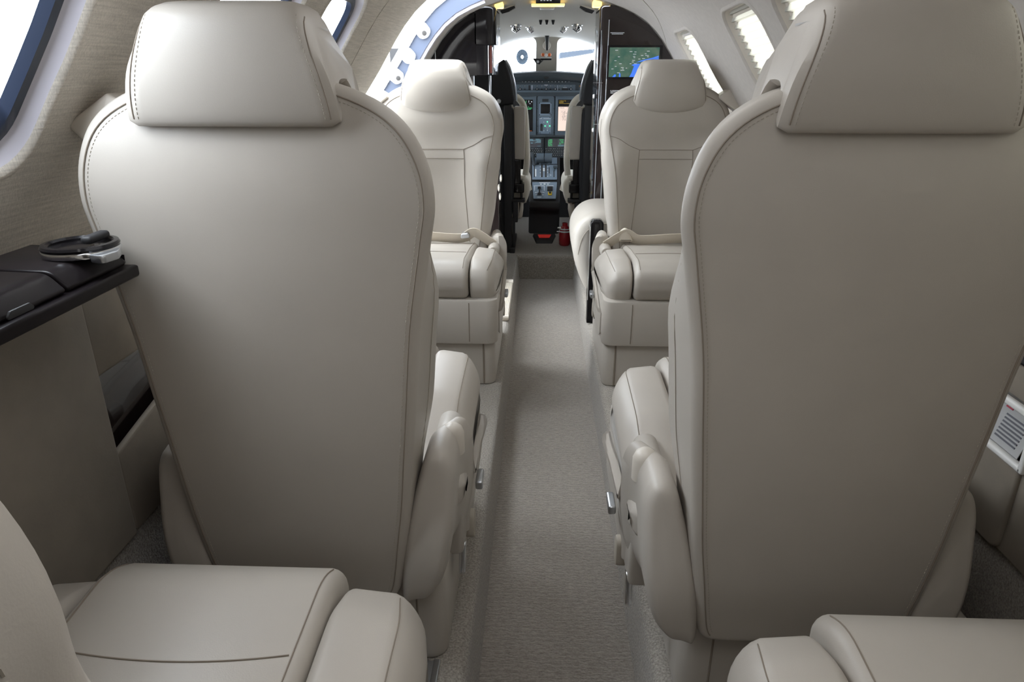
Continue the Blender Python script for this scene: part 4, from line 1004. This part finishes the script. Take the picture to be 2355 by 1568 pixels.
mk('guarded_switch', pel(join(sl_quad(1260.5,444,1269,450.5,.006,.006))), YELLOW, lp)
mk('guarded_switch_cap', pel(sl_quad(1262.5,444,1267,448,.012,.004)), BLACKM, lp)
mk('panel_marks', pel(join(sl_quad(1240,421,1265,422.2,.006,.0008), sl_quad(1250,423.5,1254.5,426,.006,.0008), sl_quad(1242,424,1246,426,.006,.0008), sl_quad(1258,424,1262,426,.006,.0008), sl_quad(1227.5,428.5,1253,429.5,.006,.0008), sl_quad(1256,428.5,1273,429.5,.006,.0008), sl_quad(1229,430,1230,440,.006,.0008), sl_quad(1251,430,1252,440,.006,.0008), sl_quad(1230,443.5,1237,444.5,.006,.0008), sl_quad(1244,443.5,1252,444.5,.006,.0008), sl_quad(1234,440.5,1248,441.2,.006,.0008), sl_quad(1232,448.5,1234,450.5,.006,.0008), sl_quad(1247.5,448.5,1249.5,450.5,.006,.0008), sl_quad(1236,454,1245,455,.006,.0008))), MARK, lp)
fr_ = empty('floor_light', atz(1252,551,FZ)); tag(fr_, 'dark wedge on the flight deck floor with a red lit strip', 'floor light')
LL = fr_.location
def fz(px, py, z=.002): return atz(px,py,FZ)-LL+Vector((0,0,z))
g0 = [fz(1225,543),fz(1278,543),fz(1270,560),fz(1233,560)]; nb = [Vector((p.x*.92,p.y*.92,.018)) for p in g0]
mk('case', ([*[Vector((p.x,p.y,0)) for p in g0], *nb], [(3,2,1,0),(4,5,6,7),(0,1,5,4),(1,2,6,5),(2,3,7,6),(3,0,4,7)]), BLACKM, fr_, smooth=False)
g1 = [fz(1237,547,.0185),fz(1267,547,.0185),fz(1263,553.5,.0185),fz(1240,553.5,.0185)]
mk('lens', ([*g1, *[p+Vector((0,0,.003)) for p in g1]], [(3,2,1,0),(4,5,6,7),(0,1,5,4),(1,2,6,5),(2,3,7,6),(3,0,4,7)]), REDL, fr_, smooth=False)
fe = empty('fire_extinguisher', at(1298,562,4.02)); fe.location.z = FZ; tag(fe, 'red fire extinguisher bottle on the flight deck floor', 'fire extinguisher')
mk('bottle', lathe([(0,0),(.028,.001),(.034,.010),(.034,.075),(.031,.095),(.022,.112),(.016,.118),(.016,.135),(.0,.137)], n=28), RED, fe)
mk('band', join(lathe([(.0344,.082),(.0348,.083),(.0335,.090),(.033,.089)], n=28), lathe([(.0318,.098),(.0325,.098),(.031,.103),(.0305,.102)], n=28)), MARK, fe)
mk('valve', join(box(-.045,-.012,-.008,.008,.100,.110,.003), box(-.048,-.02,-.006,.006,.080,.086,.002)), CHROME, fe)

# ------------------------------------------------------------------ pilot seats
def pilot(label, sx):
    P = empty('pilot_seat', (X0+sx*.36,3.90,FZ)); tag(P, label, 'seat', 'pilot seats')
    # local +x = inboard
    def lc_(g): return warp(g, lambda p: Vector((-sx*p.x, p.y, p.z)))
    def X(px): return -( -1)*0
    hd = er(catm([(-.16,.80),(-.13,.93),(-.06,.985),(.060,.992),(.112,1.018),(.128,1.022),(.145,.985),(.166,.92),(.176,.86),(.178,.815),(.14,.80)], 4), 'y', -.07, .02, .012, .02, 4)
    mk('headrest', lc_(hd), BLACKT, P)
    mk('headrest_edge', lc_(tube(catm([(.128,.0,1.02),(.150,.005,.985),(.171,.01,.92),(.182,.01,.86),(.184,.01,.82)], 4, False), .010, 8)), SATIN, P)
    mk('back_shell', lc_(er(rpoly([(-.20,.20,.04),(.170,.20,.03),(.185,.45,.04),(.178,.80,.05),(-.18,.80,.06)], 5), 'y', -.06, .03, .015, .015, 4)), BLACKT, P)
    sk = catm([(.165,.05,.835),(.190,.06,.835),(.222,.06,.80),(.236,.06,.74),(.244,.06,.62),(.248,.06,.50),(.240,.06,.42)], 5, False)
    mk('sheepskin_cover', lc_(join(tube(sk, .018, 12), warp(er(rpoly([(-.19,.35,.05),(.205,.35,.05),(.215,.70,.06),(.15,.83,.05),(-.15,.83,.05)], 5), 'y', .03, .075, .01, .02, 4), lambda p: p))), SHEEP, P)
    mk('seat_cushion', lc_(er(catm([(-.2,.28),(.18,.27),(.235,.26),(.262,.31),(.268,.37),(.245,.41),(.19,.415),(-.2,.40)], 5), 'y', .03, .38, .02, .05, 4)), SHEEP, P)
    mk('cushion_skirt', lc_(er(rpoly([(.15,.175,.02),(.225,.165,.02),(.225,.28,.01),(.15,.28,.01)], 4), 'y', .04, .30, .02, .03, 4)), BELT, P)
    mk('armrest', lc_(er(rpoly([(.176,.515,.008),(.237,.515,.008),(.237,.792,.012),(.176,.792,.012)], 4), 'y', -.045, .04, .008, .012, 3)), LEATHER, P)
    mk('armrest_post', lc_(join(box(.165,.215,-.04,.02,.38,.515,.006), box(.165,.235,-.05,.03,.335,.385,.006), box(.214,.226,-.045,.03,.29,.40,.004))), BLACK, P)
    mk('adjuster', lc_(join(box(.165,.240,-.06,.0,.285,.302,.004), box(.172,.20,-.055,.0,.17,.285,.004))), BLACKM, P)
    mk('frame', lc_(join(box(-.20,.165,-.05,.04,.0,.22,.006), box(.125,.165,-.08,-.045,.0,.80,.004), box(.155,.185,-.09,.30,.0,.03,.004), box(.170,.186,-.07,-.05,.03,.20,.003))), BLACKM, P)
    mk('lumbar_hinge', lc_(move(lathe([(0,-.09),(.010,-.09),(.012,-.07),(0,-.07)], 'y', 14), (.10,0,.82))), SATIN, P)
    return P
pilot('black backed left pilot seat with cream sheepskin and upright armrest', -1)
pilot('black backed right pilot seat with cream sheepskin, behind the map bulkhead', 1)

# ------------------------------------------------------------------ outside
g = mk('ground', ([(-150,-150,-1.3),(150,-150,-1.3),(150,150,-1.3),(-150,150,-1.3)], [(0,1,2,3)]), CONC, smooth=False); tag(g, kind='structure')
DE = 16.0
jn = empty('parked_jet_engine', at(1201,131,DE)); tag(jn, 'jet engine intake with fan blades, out beyond the left windscreen', 'jet engine')
sc_ = (at(1214,131,DE)-at(1201,131,DE)).x
def en(g): return warp(g, lambda p: Vector((p.x*sc_, p.y*sc_, p.z*sc_*1.2)))
bl = []
for i in range(22):
    a = 2*PI*i/22; ca_, sa = math.cos(a), math.sin(a); n_ = Vector((ca_,0,sa)); t_ = Vector((-sa,0,ca_))
    R = []
    for r_, w_, sw in ((.27,.045,.0),(.6,.075,.05),(.98,.10,.16)):
        c_ = n_*r_+t_*sw; R.append([c_-t_*w_+Vector((0,-.10,0)), c_+t_*w_+Vector((0,.10,0)), c_+t_*w_+Vector((0,.12,0)), c_-t_*w_+Vector((0,-.08,0))])
    bl.append(loft(R))
for b in bl[:]: mk('fan_blade', en(b), FANB, jn)
mk('spinner', en(lathe([(.0001,-.45),(.12,-.36),(.22,-.2),(.28,0),(.28,.1)], 'y', 28)), JETW, jn)
mk('duct', en(lathe([(1.02,-.3),(1.0,.3),(.0001,.32)], 'y', 48, caps=False)), mat('fan_duct', (.22,.27,.33), .5), jn)
mk('nacelle', en(lathe([(1.02,-.3),(1.06,-.5),(1.14,-.58),(1.25,-.5),(1.36,.0),(1.42,1.0),(1.42,3)], 'y', 48, caps=False)), JETW, jn)
jp = mk('pylon', en(box(-.15,.15,.5,3,-3.2,-1.2,.05)), JETW, jn)
wg = empty('parked_jet_wing', at(1320,128,20)); tag(wg, 'pale grey wing of a parked aircraft beyond the right windscreen', 'aircraft wing')
pp = [at(1288,133,20)-wg.location, at(1330,126.5,20)-wg.location, at(1372,119,20)-wg.location, at(1372,112,20)-wg.location, at(1330,116,20)-wg.location, at(1288,121,20)-wg.location]
mk('wing_panel', loft([[p+Vector((0,y,0)) for p in pp] for y in (0,2.0)]), WINGG, wg, smooth=False)

# ------------------------------------------------------------------ light
w = bpy.data.worlds.new('overcast_sky'); SC.world = w; w.use_nodes = True
bg = w.node_tree.nodes['Background']; bg.inputs[0].default_value = (.86,.93,1.0,1); bg.inputs[1].default_value = 3.3
lt = bpy.data.lights.new('cabin_fill_light', 'AREA'); lt.shape = 'RECTANGLE'; lt.size = .34; lt.size_y = 2.2; lt.energy = .95; lt.color = (.97,.98,1)  # added fill from above to brighten the cabin; unseen, no fixture modelled
lto = bpy.data.objects.new('cabin_fill_light', lt); COL.objects.link(lto); lto.location = (X0, .55, 1.385)
sun = bpy.data.lights.new('bright_overcast_side', 'SUN'); sun.energy = 2.3; sun.angle = rad(70); sun.color = (.93,.97,1)
suno = bpy.data.objects.new('bright_overcast_side', sun); COL.objects.link(suno); suno.rotation_euler = Vector((-.80,.10,1.0)).to_track_quat('Z','Y').to_euler()
for sx in (-1, 1):
    lw_ = bpy.data.lights.new('sidewall_fill_light', 'AREA'); lw_.shape = 'RECTANGLE'; lw_.size = .05; lw_.size_y = 1.3; lw_.energy = .20; lw_.color = (1,.98,.95)  # added fill along each sidewall, out of view and without a fixture
    lwo = bpy.data.objects.new('sidewall_fill_light', lw_); COL.objects.link(lwo); lwo.location = (X0+sx*.36, .35, 1.29); lwo.rotation_euler = Vector((-sx*.75,0,1)).to_track_quat('Z','Y').to_euler()
def portal(loc, d, sx, sy):
    li = bpy.data.lights.new('daylight_portal', 'AREA'); li.shape = 'RECTANGLE'; li.size = sx; li.size_y = sy; li.cycles.is_portal = True
    o = bpy.data.objects.new('daylight_portal', li); COL.objects.link(o); o.location = loc; o.rotation_euler = (-Vector(d)).to_track_quat('Z','Y').to_euler()
portal(Vector((-.85,(DOOR0+DOOR1)/2,.75)), (1,0,-.15), 1.5, .55)
portal(Vector((.015,CW+.12,1.15)), (0,-1,0), 1.3, .4)
aw = mk('wall_back', er([(-.90,-.1),(.93,-.1),(.93,1.5),(-.90,1.5)], 'y', AFT-.02, AFT), HEAD); tag(aw, kind='structure')
try:
    SC.cycles.use_denoising = True; SC.cycles.max_bounces = 12; SC.cycles.diffuse_bounces = 8; SC.cycles.transparent_max_bounces = 16; SC.cycles.sample_clamp_indirect = 8
except Exception: pass
